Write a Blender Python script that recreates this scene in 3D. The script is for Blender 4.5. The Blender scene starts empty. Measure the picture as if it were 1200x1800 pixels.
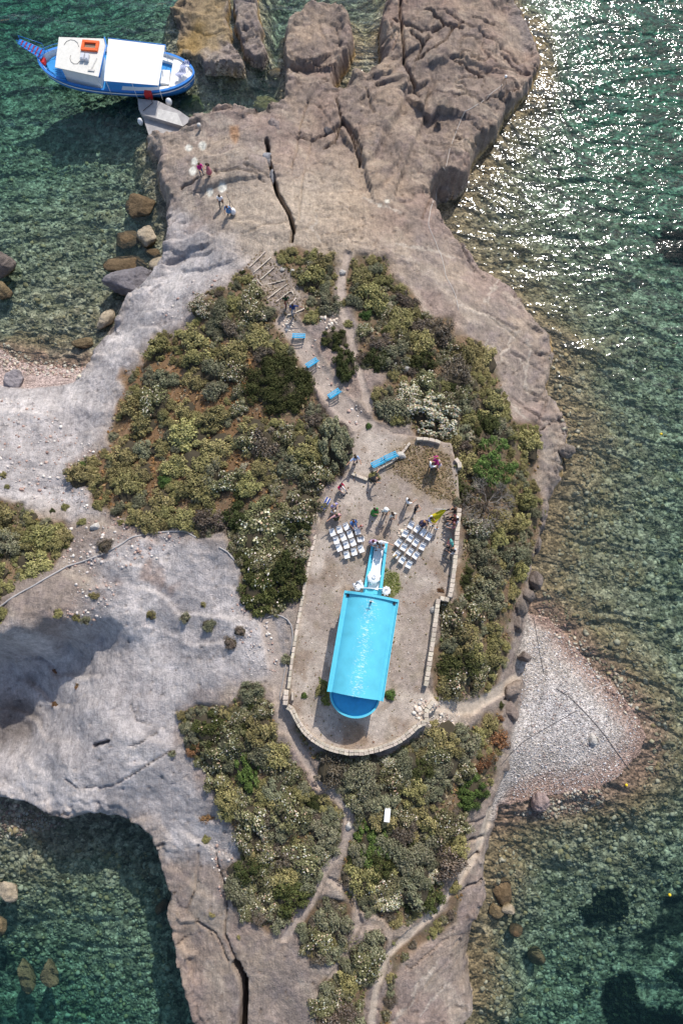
import bpy, bmesh, math, random
import numpy as np
from mathutils import Vector, Matrix, Quaternion
random.seed(7); rng = np.random.default_rng(7)
C = bpy.context.scene
COL = C.collection
# ------------------------------------------------------------ camera, sky, sun, exposure
HC = 69.0; PITCH = math.radians(11.0); FPX = 1203.0
cam = bpy.data.cameras.new('camera'); camo = bpy.data.objects.new('camera', cam); COL.objects.link(camo)
camo.location = (0, 0, HC); camo.rotation_euler = (PITCH, 0, 0)
cam.sensor_fit = 'VERTICAL'; cam.sensor_height = 24.0; cam.sensor_width = 16.0; cam.lens = 24.0*FPX/1800.0
cam.clip_start = 0.5; cam.clip_end = 4000
C.camera = camo
SEL, SAZ = math.radians(43.5), math.radians(21.5)
w = bpy.data.worlds.new("World"); C.world = w; w.use_nodes = True
nt = w.node_tree; bg = nt.nodes['Background']
sky = nt.nodes.new('ShaderNodeTexSky'); sky.sky_type = 'NISHITA'; sky.sun_disc = False
sky.sun_elevation = SEL; sky.sun_rotation = SAZ; sky.altitude = 50; sky.dust_density = 1.5
nt.links.new(sky.outputs[0], bg.inputs[0]); bg.inputs[1].default_value = 0.13
sl = bpy.data.lights.new('sun', 'SUN'); sl.energy = 3.25; sl.angle = math.radians(0.6); sl.color = (1.0, 0.95, 0.88)
so = bpy.data.objects.new('sun', sl); COL.objects.link(so)
sv = Vector((math.sin(SAZ)*math.cos(SEL), math.cos(SAZ)*math.cos(SEL), math.sin(SEL)))
so.rotation_euler = sv.to_track_quat('Z', 'Y').to_euler(); so.location = sv*200
C.view_settings.view_transform = 'Standard'; C.view_settings.look = 'None'
C.view_settings.exposure = 0.47; C.view_settings.gamma = 1.0; C.view_settings.use_curve_mapping = False
C.render.engine = 'CYCLES'
C.cycles.max_bounces = 8; C.cycles.transparent_max_bounces = 12
# ------------------------------------------------------------ survey helpers: picture survey point <-> place
sP, cP = math.sin(PITCH), math.cos(PITCH)
def P(px, py, z=0.0):
    dx = (px-600)/FPX; dy = (900-py)/FPX
    d = (dx, sP+dy*cP, -cP+dy*sP); t = (z-HC)/d[2]
    return Vector((d[0]*t, d[1]*t, z))
def Pn(a, z):
    a = np.asarray(a, float); dx = (a[:, 0]-600)/FPX; dy = (900-a[:, 1])/FPX
    dz = -cP+dy*sP; t = (z-HC)/dz
    return np.stack([dx*t, (sP+dy*cP)*t], 1)
def proj(x, y, z):
    vz = z-HC; dep = y*sP-vz*cP
    return 600+FPX*x/dep, 900-FPX*(y*cP+vz*sP)/dep
# ------------------------------------------------------------ numpy noise
PERM = rng.permutation(512)
def _h(ix, iy, s):
    return PERM[(ix + PERM[(iy + PERM[s % 512]) % 512]) % 512]
GA = np.linspace(0, 2*np.pi, 512, endpoint=False); GX, GY = np.cos(GA), np.sin(GA)
def perlin(x, y, s=0):
    ix = np.floor(x).astype(np.int64); iy = np.floor(y).astype(np.int64)
    fx = x-ix; fy = y-iy; u = fx*fx*fx*(fx*(fx*6-15)+10); v = fy*fy*fy*(fy*(fy*6-15)+10)
    def g(a, b):
        h = _h(ix+a, iy+b, s); return GX[h]*(fx-a)+GY[h]*(fy-b)
    return ((g(0, 0)*(1-u)+g(1, 0)*u)*(1-v)+(g(0, 1)*(1-u)+g(1, 1)*u)*v)*1.5
def fbm(x, y, lam, octs=4, s=0, ridged=False):
    r = 0; a = 1.0; n = 0
    for k in range(octs):
        p = perlin(x/lam+17.3*k, y/lam-9.1*k, s+k)
        if ridged: p = 1-2*np.abs(p)
        r = r+a*p; n += a; a *= .5; lam *= .5
    return r/n
def cell(x, y, lam, s=0):
    x = x/lam; y = y/lam; ix = np.floor(x).astype(np.int64); iy = np.floor(y).astype(np.int64)
    f1 = np.full(x.shape, 9.0); f2 = np.full(x.shape, 9.0); idv = np.zeros(x.shape)
    for a in (-1, 0, 1):
        for b in (-1, 0, 1):
            h = _h(ix+a, iy+b, s); h2 = _h(ix+a, iy+b, s+7)
            d = np.hypot(ix+a+h/512.0-x, iy+b+h2/512.0-y)
            m = d < f1
            f2 = np.where(m, f1, np.minimum(f2, d)); idv = np.where(m, h/512.0, idv); f1 = np.where(m, d, f1)
    return f1, f2-f1, idv
def S(a, b, t):
    t = np.clip((t-a)/(b-a), 0, 1); return t*t*(3-2*t)
def segdist(x, y, pts, closed=False):
    """distance to a polyline"""
    pts = np.asarray(pts, float); n = len(pts); d = np.full(x.shape, 1e9)
    for i in range(n if closed else n-1):
        a = pts[i]; b = pts[(i+1) % n]; ab = b-a; L = ab@ab+1e-12
        t = np.clip(((x-a[0])*ab[0]+(y-a[1])*ab[1])/L, 0, 1)
        d = np.minimum(d, (x-a[0]-t*ab[0])**2+(y-a[1]-t*ab[1])**2)
    return np.sqrt(d)
def inside(x, y, pts):
    pts = np.asarray(pts, float); c = np.zeros(x.shape, bool); n = len(pts)
    for i in range(n):
        x1, y1 = pts[i]; x2, y2 = pts[(i+1) % n]
        if y1 == y2: continue
        c ^= ((y1 > y) != (y2 > y)) & (x < (x2-x1)*(y-y1)/(y2-y1)+x1)
    return c
def sdpoly(x, y, pts, far=1e9):
    """signed distance, positive inside; only evaluated near the polygon"""
    pts = np.asarray(pts, float); r = np.full(x.shape, -far)
    m = (x > pts[:, 0].min()-far) & (x < pts[:, 0].max()+far) & (y > pts[:, 1].min()-far) & (y < pts[:, 1].max()+far)
    xs, ys = x[m], y[m]; d = segdist(xs, ys, pts, True); r[m] = np.where(inside(xs, ys, pts), d, -d)
    return np.maximum(r, -far)
class RBF:
    def __init__(s, pts):
        p = []; 
        for (px, py, z) in pts:
            q = P(px, py, z); p.append((q.x, q.y, z))
        p = np.array(p); s.p = p
        D = np.hypot(p[:, None, 0]-p[None, :, 0], p[:, None, 1]-p[None, :, 1]); n = len(p)
        A = np.zeros((n+1, n+1)); A[:n, :n] = -D-np.eye(n)*0.4; A[:n, n] = 1; A[n, :n] = 1
        s.w = np.linalg.solve(A, np.r_[p[:, 2], 0])
    def __call__(s, x, y):
        r = np.full(x.shape, s.w[-1])
        for (a, b, _), wt in zip(s.p, s.w[:-1]): r -= wt*np.hypot(x-a, y-b)
        return r
# ------------------------------------------------------------ survey of the headland (survey px, height)
COAST = [(880,-120),(900,-40),(905,0),(930,40),(948,75),(953,110),(943,140),(925,165),(905,190),(888,212),(868,245),(850,265),(835,280),
 (826,300),(822,325),(800,345),(778,350),(766,362),(772,385),(785,400),(800,425),(825,455),(850,475),(880,495),(905,515),(930,545),
 (955,575),(972,590),(975,610),(970,640),(968,665),(962,695),(980,712),(995,740),(1000,760),(1003,790),(990,800),(992,830),(985,850),
 (965,880),(962,920),(950,950),(935,985),(932,1010),(938,1050),(932,1076),(965,1088),(1000,1118),(1040,1168),(1075,1200),(1100,1230),
 (1125,1262),(1138,1295),(1128,1330),(1105,1352),(1085,1372),(1050,1385),(1010,1396),(970,1402),(940,1407),(900,1414),(876,1418),
 (872,1440),(862,1470),(855,1510),(850,1545),(855,1570),(845,1600),(830,1625),(822,1665),(825,1700),(830,1740),(828,1770),(815,1800),
 (800,1870),(810,2000),(760,2200),(600,2300),(420,2200),(380,2000),(375,1880),(362,1800),(347,1770),(327,1720),(319,1680),(316,1640),
 (312,1610),(305,1590),(303,1560),(296,1520),(289,1490),(276,1460),(256,1440),(225,1428),(180,1425),(150,1432),(110,1425),(60,1412),
 (0,1402),(-60,1390),(-400,1400),(-900,1300),(-900,500),(-400,560),(-60,592),(0,612),(30,630),(80,640),(120,645),(150,638),(165,610),
 (190,580),(212,552),(232,522),(258,508),(272,496),(285,470),(296,430),(293,390),(290,352),(276,332),(272,300),(276,282),(268,278),
 (256,262),(258,240),(300,238),(326,232),(336,222),(342,212),(370,207),(385,196),(410,193),(430,200),(455,215),(465,214),(490,208),(498,204),
 (502,178),(499,150),(500,118),(498,100),(498,60),(510,40),(540,20),(565,12),(592,18),(615,38),(622,60),(624,90),(604,125),(590,160),
 (591,172),(602,170),(612,146),(626,146),(640,150),(652,140),(662,118),(664,70),(668,50),(675,20),(690,-30),(690,-120)]
ISLES = {'A': [(302,92),(312,45),(300,8),(335,-40),(400,-30),(403,40),(414,80),(430,112),(428,126),(400,122),(356,124),(350,104),(330,96)],
 'B': [(408,20),(420,-40),(452,-40),(457,15),(462,60),(470,95),(461,114),(441,108),(426,90),(416,60)]}
LAND = [(0,830,6.3),(60,800,5.8),(100,900,7),(0,950,7.5),(60,1000,7.8),(150,1000,8),(250,1000,8.3),(350,1000,8.5),(450,1100,8.8),(450,1180,8.6),
 (300,1080,8.1),(200,1085,7.8),(140,1100,7.6),(100,1096,8.2),(30,1100,9.2),(-60,1100,9.4),(60,1085,8.8),(0,1080,9.0),(10,1115,8.6),(60,1112,7.8),(-200,1000,7.5),(-300,800,7),(-300,1250,3),
 (20,1165,2.0),(70,1155,2.2),(120,1133,3.2),(180,1122,5.2),(30,1220,.6),(100,1190,1.2),(160,1155,3.4),(0,1300,.4),(50,1290,.5),(90,1250,.8),(130,1200,2.4),
 (150,1250,5.8),(130,1290,5.2),(190,1200,5.8),(250,1200,7),(300,1150,7.6),(240,1140,6.6),(200,1300,6.8),(300,1300,7.2),(110,1340,5.6),(200,1380,6.2),(280,1400,5.6),
 (60,1370,3.8),(20,1360,2.4),(150,1412,5.2),(90,1405,4.2),(220,1415,5.4),(0,1395,2.5),
 (400,1300,8.1),(360,1330,6.9),(330,1270,7.2),(330,1400,6.3),(430,1450,7),(350,1450,5.2),(310,1500,4.4),(360,1600,5.2),(335,1700,4.0),(380,1750,4.6),(450,1650,6),
 (480,1750,5.5),(550,1700,6),(600,1780,5.8),(600,1600,6.5),(600,1450,7.3),(560,1360,7.8),(500,1300,8.3),(700,1450,7.3),(640,1350,8.0),(800,1300,6.8),
 (860,1290,4.2),(865,1350,3.8),(830,1450,4.5),(780,1550,5),(700,1650,5.5),(800,1640,3.5),(760,1720,4),(815,1750,2.6),(690,1780,4.8),(600,2000,5),(500,2150,4),
 (845,1540,2.6),(815,1690,2.2),(850,1480,2.6),(330,1550,4.4),(325,1640,3.8),
 (850,700,6.5),(900,780,5),(930,850,3.8),(900,950,5),(880,1050,5),(860,1150,5.5),(880,1200,3.2),(820,1000,7.5),(830,1150,7.3),(780,1240,7.5),
 (850,1230,4.5),(895,1230,2),(945,950,1.8),(930,1020,1.6),(910,1100,2.0),(940,900,2.4),
 (880,600,3.5),(940,600,2),(960,680,1.8),(920,700,3),(980,760,1.5),(982,830,1.4),(950,870,2.2),(800,500,4.8),(850,520,3.2),(900,540,2),(750,450,5.5),
 (785,425,3.4),(840,480,2.0),(600,430,7),(700,430,6.3),(650,350,6),(730,330,4.8),(800,300,2.8),(700,250,4.8),(800,200,3.8),(870,150,2.6),(920,100,1.6),
 (850,60,3),(750,60,3.5),(700,130,4),(650,200,3.6),(890,20,1.5),(800,-60,3),(675,80,2),(560,60,2.4),(560,150,2.8),(540,240,3.8),(600,250,4),(580,330,5),
 (450,230,4),(400,215,3.2),(350,250,2.6),(290,300,1.9),(340,330,3.3),(310,400,2.9),(420,300,4.8),(450,380,6),(400,420,5.8),(340,450,4.6),(300,480,3.0),
 (250,550,2.8),(200,600,2.4),(160,650,2.4),(350,530,7),(300,560,5.2),(230,640,4.6),(180,720,4.8),(120,780,5),(60,700,3.2),(0,650,.8),(60,652,1.2),
 (110,662,2.0),(-80,650,1),(400,600,7.8),(300,650,7),(500,560,8),(500,700,8.5),(600,560,8.3),(620,650,8.8),(700,600,8),(780,620,7),(850,650,5.6),
 (700,520,7.3),(650,470,7.3),(540,470,7.2),(450,500,7),(300,800,7.8),(200,800,6.6),(400,750,8.2),(400,850,8.6),(500,850,9),(250,900,7.8),(450,950,8.8),
 (500,1050,8.9),(960,1110,.6),(940,1250,1.2),(1000,1200,1.1),(1050,1270,.9),(1000,1330,.9),(920,1350,1.1),(905,1170,1.5),(1100,1300,.5),(900,1400,.35),
 (960,1092,.1),(1040,1172,.1),(1100,1234,.1),(1132,1295,.1),(1080,1370,.1),(970,1398,.1),(1000,1122,.1),(330,220,2.0),
 (360,60,.6),(385,105,1.5),(320,40,.25),(340,80,.3),(440,40,1.3),(450,90,1.3),(435,100,1.3)]
SEA = [(100,300,-3.8),(50,50,-7),(-100,200,-6),(200,20,-6),(150,450,-1.7),(40,400,-2),(60,560,-.8),(120,610,-.4),(200,350,-2.0),(250,300,-2),(1100,50,-7.5),(1180,200,-6),(1000,200,-6),(1060,120,-8),(1000,300,-3.6),
 (1150,300,-5),(930,330,-1.6),(1050,500,-2.2),(1150,600,-2.4),(1050,700,-1.6),(1150,850,-2.0),(1000,900,-.9),(1080,1000,-1.2),(1000,1050,-.7),
 (1150,1100,-1.5),(1180,1250,-1.4),(1180,1350,-.8),(1100,1450,-1.3),(1000,1450,-.9),(900,1450,-.5),(950,1550,-2),(1100,1600,-2.8),(1180,1750,-4.8),
 (1190,1500,-2.6),(1050,1780,-4.5),(950,1700,-3.6),(880,1650,-1.6),(870,1780,-2.6),(900,1820,-4),(100,1480,-.8),(20,1450,-.3),(20,1550,-1.5),(150,1550,-2.2),(250,1520,-2.4),(50,1680,-5),
 (200,1700,-4.2),(280,1650,-3.4),(150,1790,-6.5),(330,1780,-4),(450,130,-2.2),(490,50,-2.8),(430,170,-2.2),(640,60,-.8),(480,160,-1.6),(400,160,-3),
 (960,50,-.35),(962,150,-.35),(905,215,-.4),(880,245,-.4),(815,372,-.3),(850,440,-.4),(975,560,-.8),(1015,760,-.6),(1010,820,-.6),(600,150,-.3),(630,155,-.3),
 (1400,0,-9),(1500,900,-8),(1500,1700,-9),(-300,1700,-8),(-300,100,-9),(600,-300,-8),(500,-20,-2.5),(850,1560,-.5),(835,1700,-.6),(300,130,-1.5),(350,160,-2.5)]
landf = RBF(LAND); seaf = RBF(SEA)
TZ = 9.0
TERR = [(566,875),(561,930),(545,985),(532,1040),(524,1100),(514,1160),(507,1235),(525,1275),(560,1308),(610,1322),(650,1320),(690,1306),(725,1285),
 (745,1262),(768,1238),(748,1210),(762,1110),(772,1055),(792,1050),(800,960),(803,880),(800,830),(790,785),(730,770),(690,765),(650,740),(615,770),
 (620,800),(605,840),(580,860)]
BEACH = [(905,1150),(925,1100),(935,1060),(965,1070),(1010,1110),(1060,1170),(1110,1220),(1160,1290),(1140,1350),(1090,1390),(1000,1420),(940,1425),(860,1440),
 (868,1410),(878,1370),(890,1330),(893,1290),(905,1260),(920,1220),(922,1190),(905,1180)]
SCRUB = {
 'west slope': [(350,560),(335,530),(370,510),(400,505),(420,480),(435,475),(445,500),(460,520),(480,545),(500,565),(508,590),(530,605),(530,625),(550,660),(556,700),
  (572,725),(600,750),(612,775),(612,800),(605,835),(570,850),(556,880),(540,905),(545,950),(530,1000),(515,1050),(490,1080),(440,1080),(425,1040),(425,1000),(400,960),
  (395,930),(345,950),(340,920),(290,930),(240,925),(185,900),(165,890),(160,860),(130,845),(125,820),(155,800),(190,790),(190,760),(205,720),(215,690),
  (215,655),(250,640),(255,615),(280,590),(320,585),(340,565)],
 'north tip': [(480,445),(530,440),(590,455),(592,500),(585,535),(560,572),(538,570),(532,540),(545,520),(525,505),(505,480),(490,465)],
 'east slope': [(605,480),(625,450),(680,450),(690,480),(720,520),(745,550),(790,560),(800,585),(850,600),(870,650),(890,700),(905,745),(945,750),(950,800),
  (940,850),(955,900),(940,960),(925,1000),(912,1050),(900,1080),(893,1130),(885,1170),(868,1210),(830,1232),(790,1228),(765,1232),(756,1215),(775,1065),(797,1060),
  (808,960),(812,900),(790,872),(797,850),(800,800),(780,775),(730,768),(718,745),(700,750),(660,735),(652,700),(680,672),(690,655),(632,645),(632,590),(620,540),(610,520)],
 'south-west slope': [(310,1255),(345,1240),(400,1240),(430,1205),(460,1205),(465,1240),(480,1270),(490,1305),(510,1335),(535,1372),(560,1395),(590,1412),(602,1440),
  (595,1480),(572,1510),(555,1550),(528,1590),(512,1620),(480,1635),(430,1620),(400,1570),(400,1530),(425,1510),(420,1470),(390,1420),(370,1370),(340,1330),(325,1300)],
 'south slope': [(515,1262),(540,1305),(590,1335),(650,1336),(700,1318),(740,1292),(780,1280),(830,1275),(880,1250),(885,1300),(870,1350),(855,1400),(820,1430),(815,1480),
  (785,1540),(765,1580),(720,1625),(690,1635),(680,1610),(630,1600),(590,1548),(610,1500),(625,1450),(612,1405),(570,1365),(560,1340),(530,1310)],
 'south knoll': [(530,1610),(570,1572),(612,1590),(618,1640),(590,1690),(545,1690),(525,1660)],
 'south tail': [(560,1740),(605,1700),(650,1640),(675,1650),(665,1700),(645,1740),(630,1830),(560,1830)],
 'south-east strip': [(690,1645),(740,1640),(785,1600),(805,1540),(812,1570),(800,1620),(740,1660),(705,1690),(695,1720),(682,1830),(662,1830),(680,1720)],
 'far west plateau': [(-80,870),(0,880),(40,885),(60,910),(110,920),(130,950),(100,985),(50,1015),(0,1050),(-80,1070)]}
GREY = [[(300,380),(430,440),(440,470),(340,540),(250,620),(190,760),(130,810),(170,900),(0,880),(-200,880),(-200,640),(0,640),(150,640),(230,510),(290,430)],
 [(-200,1110),(100,1110),(180,1040),(160,980),(220,950),(330,940),(400,960),(430,1010),(430,1090),(500,1090),(500,1200),(430,1200),(330,1240),(310,1300),(380,1420),(420,1500),(300,1490),(250,1440),(0,1420),(-200,1420)]]
PATHS = [([(610,450),(600,500),(600,540),(617,590),(627,640),(640,680),(650,720)],7,0),([(500,565),(530,600),(555,650),(585,695),(615,730),(650,760)],18,0),
 ([(500,1270),(530,1325),(560,1375),(604,1415),(616,1450),(602,1490),(572,1530),(548,1590),(500,1650)],7,0),([(862,1425),(835,1500),(797,1560),(767,1600),(722,1640),(680,1680),(660,1740),(650,1830)],6,1),
 ([(580,1545),(620,1570),(632,1620),(604,1690),(560,1740)],4,0),([(470,1095),(495,1200),(500,1275)],16,0),([(770,1240),(830,1245),(905,1195)],11,1),
 ([(310,640),(240,690),(230,740),(210,790)],2,2),([(330,640),(300,700),(290,760)],1.5,2)]
CRACKS = [([(468,245),(476,300),(490,345),(508,378),(516,404),(512,424)],3.2,2.6),([(425,1830),(430,1760),(428,1720),(415,1695)],7,4.5),
 ([(592,178),(600,215),(588,250),(570,262)],2,.8),([(703,0),(705,60),(712,110),(730,140)],3.0,.9),([(540,105),(570,112),(598,122)],2,.7),
 ([(547,185),(600,200)],1,.25),([(690,40),(740,55),(790,40),(812,50)],2.2,.6),([(800,150),(835,170),(870,200)],1.2,.3),([(745,240),(800,262),(850,290)],1.2,.3),
 ([(115,1372),(140,1385),(172,1386),(210,1376),(265,1340),(300,1322)],1.3,.4),([(168,1310),(192,1303)],3.4,.9),([(230,1240),(240,1268),(262,1275)],1.5,.35),
 ([(228,1310),(250,1303),(275,1288)],1.6,.4),([(790,400),(830,470),(850,490)],1.4,.4),([(860,560),(900,590),(950,625)],1.2,.3),([(830,620),(850,640),(905,600)],1.2,.3),
 ([(900,660),(960,600)],1,.25),([(900,700),(950,740),(990,745)],1.6,.4),([(800,140),(870,120),(930,130)],1.5,.4),([(780,20),(850,60),(910,110)],1.6,.4),([(690,240),(700,300),(640,350)],.9,.2),
 ([(350,1500),(345,1560),(330,1600)],1.3,.4),([(380,1500),(400,1580),(395,1640),(420,1700)],1.8,.6),([(345,1620),(380,1640),(400,1690)],1.4,.5),([(545,250),(530,330),(525,390)],1.3,.35),
 ([(430,290),(470,310)],1.2,.4),([(720,1700),(780,1650),(830,1640)],1.3,.35),([(700,1790),(790,1680)],1,.2),([(840,1500),(800,1520)],2.2,.6),([(848,1470),(815,1480)],2.2,.6),([(850,1440),(820,1450)],1.8,.5),
 ([(845,1545),(810,1565)],2.4,.7),
 ([(713,110),(723,133),(743,167)],1.6,.5),([(747,23),(773,33),(793,50),(813,37)],2.2,.7),([(787,103),(813,98),(840,100)],1.6,.5),([(800,110),(820,120),(847,133)],2.4,.7),
 ([(767,153),(787,163),(817,167),(847,180)],1.6,.45),([(800,43),(780,73),(760,87),(733,103)],2.4,.6),([(880,97),(900,117),(933,130)],1.8,.6),([(887,140),(913,153)],1.6,.5),([(853,177),(883,170),(910,157)],2.2,.6),
 ([(827,213),(847,233),(867,240)],1.4,.4),([(800,240),(833,253),(853,263)],1.3,.4),([(660,143),(677,140)],1.8,.5),([(643,157),(653,187),(657,200)],1.6,.5),([(600,213),(620,240),(633,283)],3.2,.9),
 ([(700,357),(723,353)],1.2,.3),([(760,333),(740,387)],1.6,.5),([(830,30),(867,43)],1.6,.5),([(540,182),(527,225),(522,262),(512,295)],1.4,.45),([(520,240),(547,245),(565,240)],1.8,.5),
 ([(570,240),(595,220),(602,212)],2.6,.8),([(602,212),(625,237),(635,265),(632,287)],2.4,.7),([(377,303),(417,300),(447,305),(463,320)],1.6,.4),([(320,333),(340,323),(347,317)],2.4,.6),
 ([(437,410),(463,397),(517,390)],1.2,.3),([(811,539),(860,554),(896,581),(908,581)],1.1,.25),([(896,618),(915,630),(933,640),(948,652)],1.4,.35),([(918,682),(957,707)],1.3,.35),
 ([(942,747),(963,695),(968,664)],1.3,.35),([(948,756),(991,734)],1.6,.45),([(970,808),(1006,832)],1.8,.5),([(720,60),(745,75),(735,100)],2,.6),([(760,60),(740,75)],1.8,.5),([(850,60),(845,90),(870,110)],1.3,.35),
 ([(700,60),(690,90)],1.6,.5),([(560,40),(575,80)],1.2,.3),([(590,50),(600,90)],1.2,.3),([(560,190),(590,230)],1.2,.3),([(405,20),(408,60)],2.2,.6),([(330,50),(360,60),(395,56)],1.6,.3),
 ([(660,180),(690,190),(715,186)],1.0,.25),([(650,220),(680,232)],1.0,.25),([(720,260),(760,270)],.9,.2),([(670,300),(640,330),(600,340)],.9,.2),([(880,1290),(860,1310)],1.8,.5),([(905,1205),(885,1230)],1.8,.5)]
VEINS = [[(811,539),(860,556),(896,583)],[(908,581),(890,612),(870,640)],[(915,630),(922,660),(926,690)],[(840,700),(870,715),(905,745)],[(860,600),(835,640)],[(930,600),(925,640),(920,680)],[(880,480),(865,510),(850,530)],
 [(690,1800),(730,1740),(770,1690)],[(740,1790),(790,1730)],[(640,350),(700,370)],[(560,420),(545,400),(560,380)],[(700,430),(760,440),(800,455)],[(880,690),(905,720),(935,745)]]
# ledges: the ground drops on the given side of the line and climbs back over a distance (m)
LEDGES = [([(708,300),(722,255),(738,215),(745,184)],.75,5,1),([(745,184),(758,196),(770,181),(790,190)],.9,4,1),([(672,245),(700,190),(716,145)],.6,4,1),([(716,145),(738,140)],.6,2,1),
 ([(660,130),(690,120),(705,100)],.5,2,1),([(640,170),(665,140),(690,135)],.5,2,1),([(700,95),(735,80),(760,50)],.5,2,1),([(760,110),(800,100),(830,110),(870,125)],.35,2,1),
 ([(650,320),(640,280),(615,250)],.6,3,-1),([(540,105),(600,125)],.6,3,1),([(500,100),(545,108),(560,100)],.8,2,1),([(360,330),(385,318),(420,312),(470,310)],.35,3,1),([(300,455),(330,432),(350,428)],.5,1.6,1),
 ([(300,440),(360,440)],.35,1.4,1),([(330,470),(395,460)],.3,1.4,1),([(750,330),(775,320),(800,330)],.4,2,1)]
# ------------------------------------------------------------ terrain grid
def axis(a, b, st, far):
    core = np.arange(a, b+st*.5, st); o = []; d = st; v = b
    while v < far: d *= 1.18; v += d; o.append(v)
    lo = []; d = st; v = a
    while v > -far: d *= 1.18; v -= d; lo.append(v)
    return np.r_[lo[::-1], core, o]
STEP = 0.15
gx = axis(-43, 43, STEP, 700); gy = axis(-35, 78, STEP, 700)
GXX, GYY = np.meshgrid(gx, gy); X = GXX.ravel(); Y = GYY.ravel(); NX, NY = len(gx), len(gy)
near = (X > -46) & (X < 46) & (Y > -38) & (Y < 82)
coastw = Pn(COAST, 0.6)
sd = sdpoly(X, Y, coastw, 60.0)
isd = {}
for k, pl in ISLES.items():
    isd[k] = sdpoly(X, Y, Pn(pl, .9), 8.0); sd = np.maximum(sd, isd[k])
beach_px = BEACH
bw = sdpoly(X, Y, Pn(BEACH, .6), 6.0)
westb = sdpoly(X, Y, Pn([(-300,560),(0,600),(160,635),(140,680),(60,690),(0,680),(-300,680)], .6), 6.0)
pY0 = proj(X, Y, np.full(X.shape, 1.0))[1]
soft = np.maximum(S(-1.0, .6, bw), S(-1.0, .6, westb))     # soft shores
jag = fbm(X, Y, 3.2, 4, 3)*.75+(np.abs(perlin(X/1.1, Y/1.1, 21))-.3)*.35
sdj = sd+jag*(1-soft)*(.5+.3*(pY0 < 420))+fbm(X, Y, 5, 3, 8)*.5*soft
L = np.clip(landf(X, Y), .05, 12); D = np.clip(seaf(X, Y), -14, -.12)
cw = .5+.9*S(-.3, .5, fbm(X, Y, 7, 2, 40)); cw = cw*(1-.55*(np.maximum(isd['A'], isd['B']) > -1.5)); cw = cw*(1-soft)+6*soft
rise = S(0, 1, sdj/cw)
Lz = L*np.where(soft > .5, np.sqrt(np.clip(sdj/5, 0, 1)), .25*S(0, .25, sdj)+.75*rise)
Dz = D*(.15+.85*S(0, 1, -sdj/(1.6+3*S(-.2, .5, fbm(X, Y, 12, 2, 50))+3.5*S(5, 12, X)*S(40, 28, Y))))*S(-.05, .25, -sdj)-.02
Z = np.where(sdj > 0, Lz, Dz)
pX, pY = proj(X, Y, Z)
terr = sdpoly(pX, pY, TERR, 60.0)/20.0
tm = S(-.15, .05, terr)*S(0, .6, sdj)
scr = np.full(X.shape, -3.0)
for k, pl in SCRUB.items(): scr = np.maximum(scr, sdpoly(pX, pY, pl, 60.0)/20.0)
warp = fbm(X, Y, 2.5, 3, 60)
scm = S(-.35, .35, scr+warp*.9)
pathm = np.zeros(X.shape); pathl = np.zeros(X.shape); trail = np.zeros(X.shape)
for pts, wd, kind in PATHS:
    q = np.asarray(pts, float); mk = (pX > q[:, 0].min()-60) & (pX < q[:, 0].max()+60) & (pY > q[:, 1].min()-60) & (pY < q[:, 1].max()+60)
    d = np.full(X.shape, 99.0); d[mk] = segdist(pX[mk], pY[mk], q)
    m = 1-S(wd*.6, wd*1.25, d+warp*5)
    if kind == 2: trail = np.maximum(trail, m)
    else: pathm = np.maximum(pathm, m)
    if kind == 1: pathl = np.maximum(pathl, m)
gry = np.zeros(X.shape)
for g in GREY: gry = np.maximum(gry, S(-30, 30, sdpoly(pX, pY, g, 80.0)+warp*25))
rock = (sdj > 0)*(1-tm)*(1-scm*.85)*(1-pathm*.8)*(1-soft)
land = sdj > 0
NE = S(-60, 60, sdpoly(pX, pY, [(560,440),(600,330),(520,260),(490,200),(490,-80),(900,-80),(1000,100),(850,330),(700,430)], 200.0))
# strata steps of the north rock, blocky weathering, cracks, pits
u = (X*math.cos(math.radians(-24))+Y*math.sin(math.radians(-24)))+fbm(X, Y, 9, 3, 71)*1.9
v = (X*math.sin(math.radians(24))+Y*math.cos(math.radians(24)))+fbm(X, Y, 4, 3, 72)*1.6
saw = lambda t: (lambda f: np.where(f < .9, f/.9, (1-f)/.1))(t-np.floor(t))
blk = S(.0, .35, fbm(X, Y, 7, 2, 73))
Z += rock*NE*(.50*saw(u/2.6)*S(-.15, .2, fbm(X, Y, 6, 2, 74))+.16*saw(v/1.9+.3)*blk)
f1, edge, cid = cell(X+warp*1.2, Y+fbm(X, Y, 2, 2, 61)*.8, 2.6, 5)
Z += rock*((cid-.5)*.22*(.35+.65*NE)-.22*(1-S(0, .09, edge))*(.3+.7*NE)*S(-.1, .3, fbm(X, Y, 9, 2, 75)))
Z += rock*(fbm(X, Y, 6, 3, 76)*(.5+.35*gry)+fbm(X*.91-Y*.4, (X*.4+Y*.91)*.35, 1.6, 4, 77, True)*.15+fbm(X, Y, .8, 2, 78, True)*.07)
uu = X*.25+Y*.97+fbm(X, Y, 6, 3, 79)*2.0
_, edge2, cid3 = cell(X+warp*.9+3, Y*1.5+fbm(X, Y, 1.5, 2, 62)*.7, 1.15, 6)
Z += rock*NE*((cid3-.5)*.07-.07*(1-S(0, .08, edge2)))*S(-.15, .25, fbm(X, Y, 5, 2, 63))
shore = S(3.2, .4, sdj)*(sdj > 0)*(1-soft); Z += rock*shore*((cid-.5)*.9*S(-.2, .2, fbm(X, Y, 6, 2, 64))+(cid3-.5)*.5)
Z += rock*(1-NE)*(.26+.16*gry)*saw(uu/2.8)*S(-.1, .3, fbm(X, Y, 8, 2, 80))
f1, _, pid = cell(X, Y, 1.1, 9)
Z -= rock*.22*(1-S(.05, .16, f1))*(pid > .72)
Z += np.where(land, (scm*(1-tm))*(fbm(X, Y, 3, 3, 81)*.25), 0)
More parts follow.
